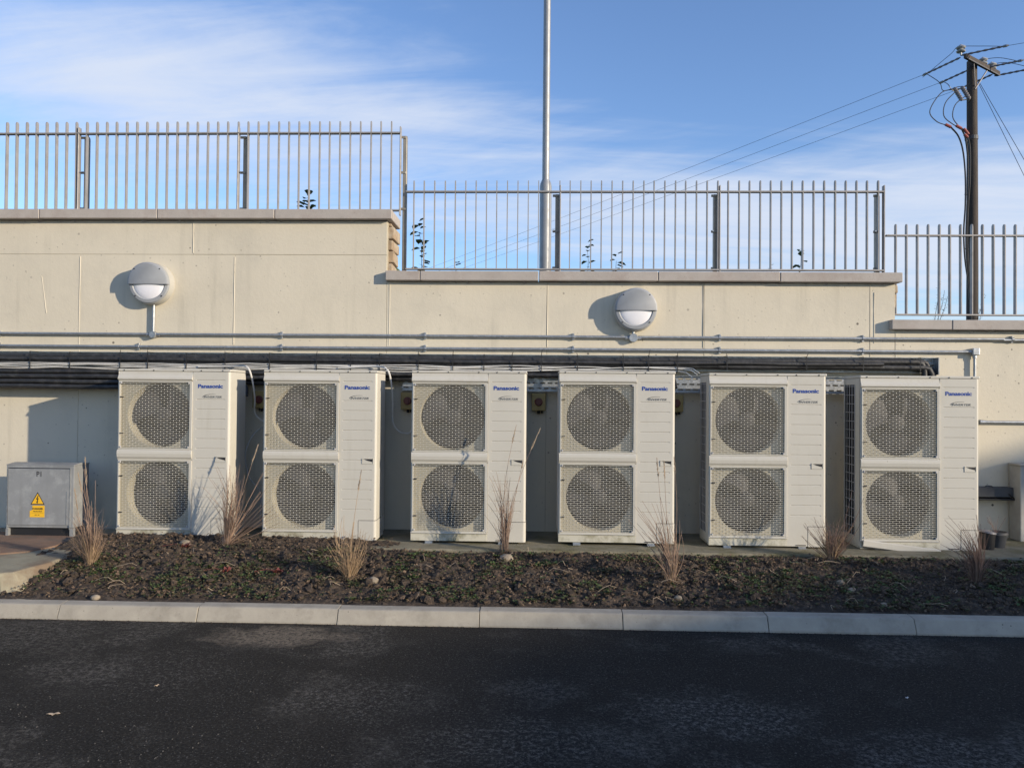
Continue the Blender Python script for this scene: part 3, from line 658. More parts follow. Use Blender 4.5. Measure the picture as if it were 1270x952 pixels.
# ------------------------------------------------------------------ cable tray, pipe bundle, cables
def build_services():
    t = thing('cable_tray', 'galvanised perforated cable tray along the wall behind the heat pump tops', 'cable tray')
    def tray(x0, x1, z0, z1, yb):
        pitch = .066; rows = (.18, .5, .82); mb = MB()
        # a plate with oblong slots: strips between the slots are real
        n = int((x1-x0)/pitch); h = z1-z0; sl = .018
        zc = [z0+h*r for r in rows]; edges = [z0]+[v for z in zc for v in (z-sl/2*.7, z+sl/2*.7)]+[z1]
        for i in range(0, len(edges), 2): mb.box(x0, x1, yb, yb+.003, edges[i], edges[i+1])
        for k, z in enumerate(zc):
            for i in range(n+1):
                x = x0+i*pitch+(pitch/2 if k % 2 else 0); mb.box(x-.011, x+.011, yb, yb+.003, z-sl/2*.7, z+sl/2*.7)
        mb.box(x0, x1, yb-.030, yb, z0-.002, z0+.002); mb.box(x0, x1, yb-.030, yb, z1-.002, z1+.002)
        return mb
    part('lower_tray', tray(-1.2, 3.40, 1.500, 1.645, -.050), M['galv'], t)
    part('upper_tray', tray(-8, 3.49, 1.690, 1.822, -.034), M['galv'], t)
    mb = MB(); mb.box(3.486, 3.494, -.12, -.003, 1.672, 1.822); part('end_plate', mb, M['galv'], t)
    for x in [-7.5+.75*i for i in range(15)]:
        mb = MB(); mb.box(x-.02, x+.02, -.031, -.003, 1.49, 1.66); part('tray_bracket', mb, M['galv'], t)
    b = thing('pipe_bundle', 'thick bundle of black lagged pipes strapped along the wall behind the heat pump tops', 'pipes')
    def wav(x0, x1, y, z, amp, seed, step=.22):
        n = max(2, int((x1-x0)/step)); return [(x0+(x1-x0)*i/n, y+amp*noise.noise(Vector((i*.43, seed, 0))), z+amp*noise.noise(Vector((i*.37, seed+9, 2)))) for i in range(n+1)]
    for k, (y, z, r, xe) in enumerate([(-.068, 1.785, .024, 3.36), (-.118, 1.780, .023, 3.30), (-.072, 1.736, .025, 3.40), (-.122, 1.733, .024, 3.36), (-.150, 1.757, .018, 3.0)]):
        pts = wav(-8, xe, y, z, .010, k*3.3); 
        if xe > 3.2: pts += [(xe+.045, y, z-.012), (xe+.065, y, z-.055), (xe+.068, y, z-.14)]
        mb = MB(); mb.tube(pts, r, 10); part('pipe', mb, M['black'], b, smooth=True)
    rows = [(-.10, 1.655, .026, 1.10), (-.15, 1.645, .020, .20), (-.105, 1.605, .025, -.62), (-.15, 1.600, .022, -1.45), (-.105, 1.558, .024, -1.55), (-.152, 1.556, .021, -2.65), (-.105, 1.512, .024, -2.75), (-.150, 1.508, .021, -2.75)]
    for k, (y, z, r, xe) in enumerate(rows):
        pts = wav(-8, xe, y, z, .009, 40+k*2.7)+[(xe+.05, y-.02, z-.01), (xe+.09, y-.06, z-.05), (xe+.10, y-.08, z-.12)]
        mb = MB(); mb.tube(pts, r, 10); part('pipe', mb, M['black'], b, smooth=True)
    def P2x(px): return (px-664)/951*6.77
    ties = [28, 79, 143, 178, 227, 276, 332, 391, 433.6, 469.6, 517.6, 560.6, 599, 633.6, 669.6, 714, 770, 801, 836, 896, 992, 1060, 1128]
    me = None
    for i, px in enumerate(ties):
        x = P2x(px); mb = MB(); zt = 1.812+rnd.uniform(0, .008)
        lo = 1.672 if px < 850 else 1.70
        mb.box(x-.0035, x+.0035, -.180, -.176, lo, zt); mb.box(x-.0035, x+.0035, -.180, -.04, zt, zt+.003); mb.box(x-.0035, x+.0035, -.18, -.04, lo-.003, lo)
        if rnd.random() < .6: mb.tube([(x, -.178, zt), (x+rnd.uniform(-.01, .012), -.182, zt+rnd.uniform(.02, .055))], .0028, 4)
        part('cable_tie', mb, M['blackplastic'], b)
    # tie tails and swarf catching the sun along the top edge of the tray
    c = thing('white_cable_bundle', 'loose bundle of white cables strapped below the black pipes', 'cables')
    for k in range(5):
        z = 1.716-.0115*k; y = -.165-.006*(k % 2); xe = (1.30, 1.28, .5, 1.24, -.4)[k]
        n = int((xe+8)/.16); pts = [(-8+(xe+8)*i/n, y+.006*noise.noise(Vector((i*.5, k*5, 1))), z+.020*noise.noise(Vector((i*.34, k*4.1, 0)))) for i in range(n+1)]
        if xe > 1: pts += [(xe+.05, y-.05, z-.01), (xe+.09, y-.12, z-.05)]
        mb = MB(); mb.tube(pts, .0042, 6); part('cable', mb, M['whitecable'], c, smooth=True)
    def cv(pts, n=8):
        P = [Vector(p) for p in pts]; P = [P[0]*2-P[1]]+P+[P[-1]*2-P[-2]]; out = []
        for i in range(1, len(P)-2):
            for k in range(n):
                t = k/n; p0, p1, p2, p3 = P[i-1:i+3]; out.append(.5*((2*p1)+(p2-p0)*t+(2*p0-5*p1+4*p2-p3)*t*t+(3*p1-p0-3*p2+p3)*t**3))
        return out+[P[-2]]
    mb = MB(); mb.tube(cv([(-3.0, -.18, 1.692), (-2.66, -.20, 1.70), (-2.52, -.30, 1.69), (-2.475, -.30, 1.60), (-2.475, -.22, 1.42), (-2.50, -.14, 1.28), (-2.42, -.10, 1.20), (-2.33, -.08, 1.18)]), .0075, 6)
    tag(part('white_cable', mb, M['whitecable'], None, smooth=True), 'white cable hanging down between the first and second heat pumps', 'cable', 'white cables dropping to the isolators')
    mb = MB(); mb.tube(cv([(-1.75, -.18, 1.69), (-1.42, -.20, 1.705), (-1.30, -.28, 1.68), (-1.262, -.28, 1.58), (-1.262, -.20, 1.40), (-1.268, -.14, 1.22), (-1.215, -.10, 1.13), (-1.13, -.08, 1.12), (-1.10, -.06, 1.20), (-1.10, -.06, 1.32)]), .0075, 6)
    tag(part('white_cable', mb, M['whitecable'], None, smooth=True), 'white cable looping down to the yellow switch between second and third heat pumps', 'cable', 'white cables dropping to the isolators')
    mb = MB(); mb.tube(cv([(-2.46, -.06, 1.16), (-2.53, -.12, 1.08), (-2.56, -.2, .92), (-2.52, -.2, .72), (-2.44, -.15, .58), (-2.44, -.15, .30)]), .0055, 5)
    tag(part('grey_cable', mb, M['wire'], None, smooth=True), 'thin grey cable curving down the shaded gap right of the first heat pump', 'cable')
    for x, lab in ((-2.49, 'yellow switch with red knob, half hidden behind the second heat pump'), (-1.150, 'yellow switch with red knob in the gap between second and third heat pumps'),
                   (.020, 'yellow switch with red knob in the gap between third and fourth heat pumps'), (1.235, 'yellow switch almost hidden behind the right edge of the fourth heat pump')):
        z = 1.405
        s = thing('isolator_switch', lab, 'switch', (x, 0, z), 'rotary isolator switches')
        mb = MB(); mb.box(-.062, .062, -.075, -.003, -.078, .078); part('enclosure', mb, M['isoyellow'], s, bevel=.008, segs=2)
        mb = MB(); mb.lathe([(0, .076), (.036, .076), (.036, .082), (.030, .084), (.027, .10), (0, .10)], 16, ROTY); mb.box(-.010, .010, -.115, -.098, -.028, .028); part('knob', mb, M['red'], s, smooth=True)
        mb = MB(); mb.tube([(0, -.04, -.076), (0, -.04, -.105)], .014, 8); mb.tube([(.03, -.04, -.076), (.03, -.04, -.10)], .012, 8); part('cable_gland', mb, M['blackplastic'], s)
build_services()

# ------------------------------------------------------------------ heat pumps
def build_heat_pumps():
    W, D, H = .940, .340, 1.392; GX0, GX1 = .012, .612; UZ0, UZ1, LZ0, LZ1 = .728, 1.290, .074, .636
    u = thing('heat_pump', '', 'heat pump', (0, 0, 0), 'heat pumps standing in a row along the wall')
    # casing: top lid, back, left side frame, floor pan
    mb = MB(); mb.box(-.003, W+.003, -.004, D, H-.020, H); part('lid', mb, M['cream'], u, bevel=.006, segs=2)
    mb = MB()
    for x in (.05, .30, .55, .70, .88): mb.lathe([(0, 0), (.005, 0), (.005, .004), (0, .004)], 6, Matrix.Translation((x, -.003, H-.012)) @ ROTY)
    part('lid_screws', mb, M['fan'], u)
    mb = MB(); mb.box(0, W, D-.012, D, .02, H-.022); mb.box(.0, .004, .0, .105, .02, H-.022); mb.box(.0, .004, .312, D-.013, .02, H-.022); mb.box(.0, .004, .106, .311, 1.318, H-.022); mb.box(0, .004, .106, .311, .02, .085)
    mb.box(.004, .010, .100, .106, .085, 1.318); mb.box(.622, .626, .012, D-.013, .02, H-.022)
    part('casing', mb, M['cream'], u, bevel=.0015)
    mb = MB(); mb.box(.012, .024, .108, D-.014, .03, H-.03); mb.box(.024, .62, D-.060, D-.014, .03, H-.03); part('coil', mb, M['coil'], u)
    mb = MB()
    for y in (.108, .158, .209, .260, .310): mb.tube([(-.003, y, .085), (-.003, y, 1.318)], .0024, 4)
    for k in range(18): z = .09+k*.0715; mb.tube([(-.004, .106, z), (-.004, .312, z)], .0024, 4)
    part('coil_guard', mb, M['wire'], u)
    mb = MB(); mb.box(.002, .786, .004, D-.002, .0, .020); mb.box(.0, .628, -.002, .004, .0, .060); part('base_pan', mb, M['moss'], u, bevel=.002)
    mb = MB()
    for x in (.12, .72): mb.box(x, x+.06, -.004, D, -.020, -.001); mb.box(x, x+.06, -.03, -.004, -.020, -.014)
    part('foot', mb, M['galv'], u)
    # fan panel frame
    mb = MB()
    mb.prism([(.004, H-.021), (.0, 1.345), (-.004, 1.335), (-.014, 1.318), (-.015, 1.306), (-.006, 1.298), (.004, UZ1), (.02, UZ1), (.02, H-.021)], 'x', .0, .627)
    mb.prism([(.004, UZ0), (-.004, .722), (-.014, .712), (-.016, .690), (-.012, .662), (-.004, .650), (.004, LZ1), (.02, LZ1), (.02, UZ0)], 'x', .0, .627)
    for z0, z1 in ((UZ0, UZ1), (LZ0, LZ1)):
        mb.box(.0, GX0-.002, -.002, .02, z0, z1); mb.box(GX1+.002, .627, -.008, .02, z0, z1)
    mb.prism([(.004, .0605), (-.010, .0605), (-.014, .066), (.004, LZ0), (.02, LZ0), (.02, .0605)], 'x', .0, .627)
    part('fan_panel', mb, M['cream'], u, bevel=.0012)
    # shroud plate with round opening, duct, and the fan in it
    cx, R = .330, .271
    def shroud(zc, z0, z1):
        n = 56; mb = MB(); out = []; inn = []
        x0, x1 = .004, .622
        for k in range(n):
            a = 2*PI*k/n; c, s = math.cos(a), math.sin(a)
            tx = ((x1-cx)/c if c > 1e-9 else (x0-cx)/c if c < -1e-9 else 1e9); tz = ((z1-zc)/s if s > 1e-9 else (z0-zc)/s if s < -1e-9 else 1e9); t = min(tx, tz)
            out.append((cx+c*t, .042, zc+s*t)); inn.append((cx+c*R, .042, zc+s*R))
        lip = [(cx+(p[0]-cx)*.985, .052, zc+(p[2]-zc)*.985) for p in inn]; duct = [(p[0], .15, p[2]) for p in lip]
        fs = []
        for k in range(n):
            k2 = (k+1) % n; fs += [(k, k2, n+k2, n+k), (n+k, n+k2, 2*n+k2, 2*n+k), (2*n+k, 2*n+k2, 3*n+k2, 3*n+k)]
        mb.add(out+inn+lip+duct, fs); return mb
    def fan(zc, ph):
        mb = MB(); mb.lathe([(0, .082), (.05, .084), (.068, .095), (.072, .115), (.072, .16)], 20, Matrix.Translation((cx, 0, zc)) @ ROTY @ Matrix.Scale(-1, 4, (0, 0, 1)))
        for b in range(3):
            a0 = ph+b*2*PI/3; grid = []
            for i in range(7):
                r = .06+.19*i/6
                for j in range(7):
                    t = j/6; a = a0+(t-.5)*(1.15+.35*i/6)+.25*i/6; y = .155-.070*t-.01*math.sin(t*PI); grid.append((cx+r*math.cos(a), y, zc+r*math.sin(a)))
            mb.add(grid, [(i*7+j, i*7+j+1, (i+1)*7+j+1, (i+1)*7+j) for i in range(6) for j in range(6)])
        return mb
    for zc, z0, z1, ph in ((1.008, UZ0-.04, UZ1+.03, .4), (.356, LZ0-.04, LZ1+.04, 1.5)):
        part('fan_shroud', shroud(zc, z0, z1), M['shroud'], u, smooth=True); part('fan', fan(zc, ph), M['fan'], u, smooth=True)
    # pressed mesh: horizontal bars with staggered links, a rim, corner screws
    def grille():
        mb = MB(); w = GX1-GX0; h = UZ1-UZ0; rows = 37; p = h/rows; cp = .0525
        for r in range(rows+1): z = r*p; mb.box(0, w, -.0018, 0, z-.0015, z+.0015)
        for r in range(rows):
            x = (cp/2 if r % 2 else 0)+.01
            while x < w: mb.box(x-.0016, x+.0016, -.0014, -.0004, r*p+.0015, (r+1)*p-.0015); x += cp
        for x0, x1, z0, z1 in ((-.002, .007, -.004, h+.004), (w-.007, w+.002, -.004, h+.004), (.007, w-.007, -.004, .007), (.007, w-.007, h-.007, h+.004)): mb.box(x0, x1, -.0065, .002, z0, z1)
        return mb
    gm = grille().mesh('fan_grille', M['grille'])
    mb = MB(); mb.lathe([(0, 0), (.008, 0), (.008, .006), (.005, .009), (0, .009)], 8, ROTY); sm = mb.mesh('screw', M['wire'])
    mb = MB(); mb.box(-.012, .012, -.009, 0, -.004, .004); cm = mb.mesh('grille_clip', M['fan'])
    for z in (UZ0, LZ0):
        g = link('fan_grille', gm, u, (GX0, -.001, z))
        for x in (.016, .584):
            for zz in (.016, .546): link('screw', sm, g, (x, -.004, zz))
        for zz in (.13, .43): link('grille_clip', cm, g, (.024, -.003, zz))
    # service panel: pressed grooves, rounded corner wrapping to the right side
    lines = [1.300, 1.141]+[1.141-.0812*k for k in range(1, 12)]
    xa, xb, xe, x0 = .655, .900, .918, .629; f = []; mb = MB(); zs = H-.022
    def quad(*p): mb.add(p, [(0, 1, 2, 3)])
    Hh = .0045
    for zl in lines+[.0]:
        bot = zl+Hh if zl > 0 else .162
        if zl == 0: quad((x0, 0, zs), (x0, 0, .162), (xe, 0, .162), (xe, 0, zs)); break
        if zl < .18: continue
        quad((x0, 0, zs), (x0, 0, bot), (xe, 0, bot), (xe, 0, zs))
        quad((x0, 0, bot), (x0, 0, zl-Hh), (xa, 0, zl-Hh), (xa, 0, bot)); quad((xb, 0, bot), (xb, 0, zl-Hh), (xe, 0, zl-Hh), (xe, 0, bot))
        quad((xa, 0, bot), (xa+.004, .0042, zl), (xb-.004, .0042, zl), (xb, 0, bot)); quad((xa+.004, .0042, zl), (xa, 0, zl-Hh), (xb, 0, zl-Hh), (xb-.004, .0042, zl))
        mb.add([(xa, 0, bot), (xa, 0, zl-Hh), (xa+.004, .0042, zl)], [(0, 1, 2)]); mb.add([(xb, 0, bot), (xb-.004, .0042, zl), (xb, 0, zl-Hh)], [(0, 1, 2)])
        zs = zl-Hh
    quad((x0, 0, .162), (x0, 0, .0), (.793, 0, .0), (.793, 0, .162)); quad((.793, 0, .162), (.793, 0, 0), (.793, .02, 0), (.793, .02, .162)); quad((x0, 0, H-.022), (x0, .02, H-.022), (x0, .02, 0), (x0, 0, 0))
    rr = W-xe; arc = [(xe+rr*math.sin(a), rr-rr*math.cos(a)) for a in [PI/2*k/10 for k in range(11)]]+[(W, D-.014)]
    for a, b in zip(arc[:-1], arc[1:]): quad((a[0], a[1], H-.022), (a[0], a[1], .162), (b[0], b[1], .162), (b[0], b[1], H-.022))
    sp = part('service_panel', mb, M['cream'], u)
    bm = bmesh.new(); bm.from_mesh(sp.data); bmesh.ops.remove_doubles(bm, verts=bm.verts, dist=1e-5); bmesh.ops.recalc_face_normals(bm, faces=bm.faces)
    big = max(bm.faces, key=lambda f: f.calc_area() if abs(f.normal.y) > .9 else 0)
    if big.normal.y > 0: bmesh.ops.reverse_faces(bm, faces=bm.faces)
    bm.to_mesh(sp.data); bm.free()
    t1 = link('lettering', fit_width(text_mesh('Panasonic', .05, M['blue'], bold=.0016), .208, .0335), sp, (.776, -.0012, 1.252))
    t2 = link('lettering', fit_width(text_mesh('INVERTER', .03, M['greyprint'], bold=.0003, shear=.35), .152, .0165), sp, (.795, -.0012, 1.163))
    mb = MB(); pts = []
    for k in range(15):
        a = PI*1.12-k/14*PI*.72; pts.append((.755+.047*math.cos(a)*1.0+(k/14)*.05, -.001, 1.168+.018*math.sin(a)))
    mb.tube(pts, [.0008+.0022*math.sin(PI*min(1, .15+k/14*.85))*(1-k/18) for k in range(15)], 4); part('emblem', mb, M['greyprint'], sp)
    mb = MB(); mb.box(.822, .914, -.004, .0, .668, .671); mb.box(.822, .914, -.004, .0, .624, .627); mb.box(.822, .825, -.004, .0, .6272, .6678); mb.box(.911, .914, -.004, .0, .6272, .6678); part('handle_rim', mb, M['cream'], sp)
    mb = MB(); mb.add([(.826, -.0012, .628), (.910, -.0012, .628), (.910, -.0012, .667), (.826, -.0012, .667)], [(0, 1, 2, 3)]); part('handle_recess', mb, M['grille'], sp)
    mb = MB(); mb.add([(.834, -.0022, .664), (.909, -.0022, .664), (.909, -.0022, .640), (.862, -.0022, .652)], [(0, 3, 2, 1)]); part('handle_opening', mb, M['fan'], sp)
    mb = MB(); cov = [(.796, .004), (.796, -.0025), (xe, -.0025)]+[(xe+(rr+.0025)*math.sin(a), rr-(rr+.0025)*math.cos(a)) for a in [PI/2*k/5 for k in range(1, 6)]]+[(W+.0025, .30), (W-.004, .30), (W-.004, .024), (xe, .004)]
    mb.prism(cov, 'z', -.003, .158); part('lower_cover', mb, M['cream'], u, bevel=.001)
    mb = MB(); mb.box(.70, .78, -.004, -.0005, .006, .012); part('drip_slot', mb, M['fan'], u)
    info = [(-3.474, 1.657, 'leftmost heat pump with two stacked fan grilles, beside the grey electrical cabinet'),
            (-2.250, 1.657, 'second heat pump from the left, one tall seed stalk standing before its panel'),
            (-1.022, 1.661, 'third heat pump from the left, with the narrow upright grass clump before its plain panel'),
            (.186, 1.667, 'fourth heat pump from the left, with left-bending grass stalks in front of its panel'),
            (1.400, 1.658, 'second heat pump from the right, its lower panel in bluish shade'),
            (2.610, 1.647, 'rightmost heat pump, with a loose trim strip hanging crooked under its lower grille')]
    for i, (x, zt, lab) in enumerate(info):
        o = u if i == 0 else copy_tree(u)
        o.location = (x, -.6196, zt-H); o['label'] = lab; o.rotation_euler.z = (.0, .004, 0, -.002, .003, -.002)[i]
        if i == 5:
            mb = MB(); m = Matrix.Translation((.018, -.022, .078)) @ Matrix.Rotation(.118, 4, 'Y')
            mb.prism([(-.004, -.055), (-.010, -.050), (-.010, -.006), (-.004, 0), (.004, 0), (.004, -.055)], 'x', 0, .61)
            mb.v = [tuple(m @ Vector(v)) for v in mb.v]
            part('loose_trim', mb, M['cream'], o, label='bent cream trim strip hanging loose')
            mb = MB(); m2 = Matrix.Translation((.018, -.024, .072)) @ Matrix.Rotation(.118, 4, 'Y'); mb.box(0, .61, -.010, -.008, -.056, -.051, m2); part('trim_shadow_line', mb, M['fan'], o)  # dark strip drawn along the loose trim as its shadow line
build_heat_pumps()

# ------------------------------------------------------------------ electrical cabinet and things at the right edge
def build_cabinet():
    x0, x1, z0, z1, y = -4.475, -3.905, .322, .835, -.53
    t = thing('electrical_cabinet', 'low grey metal electrical cabinet with yellow shock warning signs on the slab at left', 'cabinet', (x0, y, .243))
    B = .243; w = x1-x0
    mb = MB(); mb.box(0, w+.012, .0, .22, z0-B-.01, z1-B); part('body', mb, M['cabinet'], t, bevel=.006, segs=2)
    mb = MB(); mb.prism([(-.003, z1-B), (.224, z1-B), (.224, z1-B+.008), (.10, z1-B+.020), (-.003, z1-B+.008)], 'x', -.001, w+.0135); part('roof', mb, M['cabinet'], t, bevel=.002)
    mb = MB(); mb.box(.018, w-.022, -.008, .0, z0-B+.012, z1-B-.026); d = part('door', mb, M['cabinet'], t, bevel=.003)
    for a in ((.012, .0165, -.010, .0, z0-B-.02, z1-B-.02), (w-.020, w-.0155, -.010, 0, z0-B-.02, z1-B-.02), (w-.045, w-.041, -.0105, -.0082, z0-B+.02, z0-B+.30)):
        mb = MB(); mb.box(*a); part('edge_strip', mb, M['galv'], t)
    mb = MB(); mb.box(.012, .030, -.0025, .0, z1-B-.024, z1-B-.018); mb.box(.030, w-.022, -.0025, .0, z1-B-.0255, z1-B-.0185); part('door_gap', mb, M['blackplastic'], t)
    for a, b in ((.0, .022), (w-.02, w+.012)):
        mb = MB(); mb.box(a, b, .0, .03, 0, z0-B-.011); part('leg', mb, M['cabinet'], t)
    mb = MB(); mb.box(.023, w-.021, .03, .21, 0, z0-B-.011); part('plinth', mb, M['blackplastic'], t)  # no solid plinth: black block paints the shaded void below the door
    def sheet(name, pts, yy, m, parent): 
        mb = MB(); mb.prism(pts, 'y', yy, yy+.001); return part(name, mb, m, parent)
    cx = .278; zt = .640-B-.02; zb = .552-B-.02+.0
    zt, zb = .370, .265
    s = sheet('warning_sign', [(cx-.060, zb), (cx+.060, zb), (cx, zt)], -.0095, M['blackprint'], t)
    sheet('yellow_field', [(cx-.050, zb+.007), (cx+.050, zb+.007), (cx, zt-.013)], -.0105, M['yellow'], s)
    bolt = [(cx+.004, zb+.078), (cx-.014, zb+.042), (cx-.001, zb+.047), (cx-.006, zb+.022), (cx-.012, zb+.025), (cx-.001, zb+.008), (cx+.006, zb+.028), (cx+.001, zb+.024), (cx+.011, zb+.056), (cx-.001, zb+.050), (cx+.010, zb+.078)]
    sheet('bolt_symbol', bolt, -.0115, M['blackprint'], s)
    lx0, lx1, lz0, lz1 = cx-.066, cx+.060, .159, .257
    l = sheet('warning_label', [(lx0, lz0), (lx1, lz0), (lx1, lz1), (lx0+.022, lz1), (lx0+.022, lz0+.062), (lx0, lz0+.052)], -.0095, M['yellow'], t)
    for txt, z, wd, h in (('DANGER', .231, .088, .015), ('Electric shock', .209, .074, .009), ('400 V', .150, .030, .007)):
        if txt == '400 V': continue
        link('lettering', fit_width(text_mesh(txt, .02, M['blackprint'], bold=.0004), wd, h), l, (cx+.004, -.0103, z))
    mb = MB(); mb.box(cx-.050, cx+.054, -.0105, -.0096, .1945, .1955); mb.box(cx-.022, cx-.004, -.0105, -.0096, .177, .181); mb.box(cx+.004, cx+.018, -.0105, -.0096, .177, .181); part('print_line', mb, M['blackprint'], l)
    mk = fit_width(text_mesh('PI', .05, M['blackprint'], bold=.0002, spacing=1.25), .040, .043); link('lettering', mk, t, (cx+.008, -.0088, .522))
build_cabinet()
def build_right():
    t = thing('grey_box', 'plain grey box standing against the wall, cut off by the right photo edge', 'box', (4.145, -.18, .25))
    mb = MB(); mb.box(0, .55, 0, .16, 0, .645); part('body', mb, M['boxgrey'], t, bevel=.008, segs=2)
    mb = MB(); mb.box(-.01, .56, -.012, .165, .645, .662); part('lid', mb, M['boxgrey'], t, bevel=.004)
    t = thing('trunking', 'short dark trunking with drooping cables on the wall right of the last heat pump', 'cable trunking', (3.72, 0, .60))
    mb = MB(); mb.box(0, .42, -.09, -.003, .015, .100); part('channel', mb, M['trunking'], t, bevel=.004)
    mb = MB(); mb.box(0, .44, -.105, -.003, -.010, .004); part('bracket', mb, M['blackplastic'], t, bevel=.002)
    for k in range(3):
        mb = MB(); mb.tube([(.36, -.05-.015*k, .06), (.43, -.07-.015*k, .02-.01*k), (.47, -.10, -.05-.02*k), (.50, -.12, -.075-.01*k), (.56, -.13, -.06)], .007, 5); part('cable', mb, M['blackplastic'], t, smooth=True)
    mb = MB(); mb.tube([(.20, -.05, .10), (.21, -.06, .112), (.25, -.06, .108), (.27, -.05, .10)], .004, 5); part('cable', mb, M['blackplastic'], t, smooth=True)
    t = thing('plastic_bucket', 'black plastic container with a pale tilted lid beside the rightmost heat pump', 'bucket', (3.67, -.52, .25))
    mb = MB(); mb.lathe([(0, 0), (.050, 0), (.060, .12), (.062, .13), (.056, .13)], 16); part('body', mb, M['blackplastic'], t, smooth=True)
    mb = MB(); mb.lathe([(0, 0), (.066, -.002), (.064, .010), (.04, .016), (0, .018)], 16, Matrix.Translation((0, 0, .133)) @ Matrix.Rotation(.16, 4, 'Y')); part('lid', mb, M['arrester'], t, smooth=True)  # pale lid given a dark colour to stand for shade
    t = thing('plant_pot', 'dark round plant pot with a dead sprig behind the black container', 'plant pot', (3.80, -.42, .25))
    mb = MB(); mb.lathe([(0, 0), (.062, 0), (.080, .10), (.086, .105), (.086, .125), (.074, .125), (.070, .11), (0, .11)], 18); part('pot', mb, M['trunking'], t, smooth=True)
    mb = MB()
    for k in range(9): a = rnd.uniform(0, 6.3); mb.tube([(0, 0, .10), (math.cos(a)*.03, math.sin(a)*.03, .17), (math.cos(a)*.07, math.sin(a)*.05, .17+rnd.uniform(.02, .08))], .0018, 3)
    part('sprig', mb, M['straw_dark'], t)
build_right()

# ------------------------------------------------------------------ plants
def grass(x, y, h, n, spread, label, m, stalks, lean=(0, 0), blades=60, bm='straw', bh=.35, wild=.5, seed=1):
    r = random.Random(seed); z0 = soil_h(x, y)-.01
    t = thing('grass_clump', label, 'grass', (x, y, z0), 'dry ornamental grass clumps in the bed')
    mb = MB()
    for k in range(n):
        a = r.uniform(0, 2*PI); q = r.random(); L = h*r.uniform(.35, 1.12); d = Vector((math.cos(a), math.sin(a)*.7, 0)); b = d*.035*r.random()
        out = spread*r.uniform(.1, 1); cur = wild*r.uniform(-.2, .5)*out; pts = []
        for i in range(6):
            s = i/5; p = b+d*(out*s**1.5)+Vector((lean[0], lean[1], 0))*(s**1.7)*L; p.z = L*(s-.10*s*s*(out/.2)); p += Vector((cur*math.sin(s*3), 0, 0)); pts.append(p)
        mb.tube(pts, [.0019, .0018, .0016, .0013, .0010, .0005], 3, cap=False)
        if r.random() < .8:                                      # side twig
            i = r.randint(2, 4); p = pts[i]; e = p+Vector((r.uniform(-.07, .07), r.uniform(-.05, .05), r.uniform(.02, .09))); mb.tube([p, p.lerp(e, .5)+Vector((0, 0, .012)), e], [.0011, .0009, .0004], 3, cap=False)
    part('stems', mb, M[m], t, stuff=True)
    mb = MB()
    for k in range(blades):
        a = r.uniform(0, 2*PI); L = bh*r.uniform(.5, 1.1); d = Vector((math.cos(a), math.sin(a)*.8, 0)); s_ = Vector((-d.y, d.x, 0)); out = L*r.uniform(.15, .75); w = r.uniform(.0012, .0028); dr = r.uniform(.1, .9); vs = []
        for i in range(6):
            s = i/5; p = d*(.03*r.random()*0+.02+out*s**1.3); p.z = L*(s-dr*.55*s*s*s); ww = w*(1-s*.9); vs += [p-s_*ww, p+s_*ww]
        mb.add(vs, [(2*i, 2*i+1, 2*i+3, 2*i+2) for i in range(5)])
    for k in range(90):                                           # dead thatch at the base
        a = r.uniform(0, 2*PI); L = r.uniform(.05, .16); d = Vector((math.cos(a), math.sin(a)*.8, 0)); s_ = Vector((-d.y, d.x, 0)); w = r.uniform(.001, .0024); up = r.uniform(.25, 1.0); vs = []
        for i in range(4):
            s = i/3; p = d*(.015+L*.8*s); p.z = L*up*(s-.75*s*s)+.008+.01*r.random(); vs += [p-s_*w*(1-s*.8), p+s_*w*(1-s*.8)]
        mb.add(vs, [(2*i, 2*i+1, 2*i+3, 2*i+2) for i in range(3)])
    part('blades', mb, M[bm], t, stuff=True)
    base_stalks = [q for q in stalks if not q[3]]
    stalks = list(stalks)+[(q[0]+r.uniform(-.07, .07), z0+(q[1]-z0)*r.uniform(.55, 1.0), q[2]+r.uniform(-.03, .03), 0) for q in base_stalks for _ in range(3)]
    for (tx, tz, bend, plume) in stalks:                          # tall single stalks, tip given from the clump's base
        tip = Vector((tx-x, r.uniform(-.06, .08), tz-z0)); pts = []
        for i in range(9):
            s = i/8; pts.append(Vector((tip.x*s**1.4+bend*math.sin(s*PI), tip.y*s, tip.z*s)))
        mb = MB(); mb.tube(pts, [.0026-.00019*i for i in range(9)], 4); part('stalk', mb, M[m], t)
        if plume:
            dirv = (pts[-1]-pts[-2]).normalized(); mb = MB(); L = plume
            for k in range(60):
                s = r.random(); p = pts[-1]-dirv*L*(1-s); o = Vector((r.uniform(-1, 1), r.uniform(-1, 1), r.uniform(-.2, .4)))*.010*(1-s*.7)
                mb.tube([p, p+dirv*L*.22+o], [.0019, .0007], 3, cap=False)
            part('seed_head', mb, M['plume'], t)
grass(-3.23, -1.398, .42, 120, .13, 'tan leafy grass clump with a tall bent seed stalk, between cabinet and leftmost heat pump', 'straw_red',
      [(-3.300, .80, .0, 0), (-3.312, .95, -.01, .18), (-3.30, .86, .01, .14), (-3.335, .74, -.02, .14), (-3.29, .90, .015, 0), (-3.27, .66, 0, 0), (-3.20, .62, .01, 0)], (-.10, 0), 150, 'straw', .38, .6, 3)
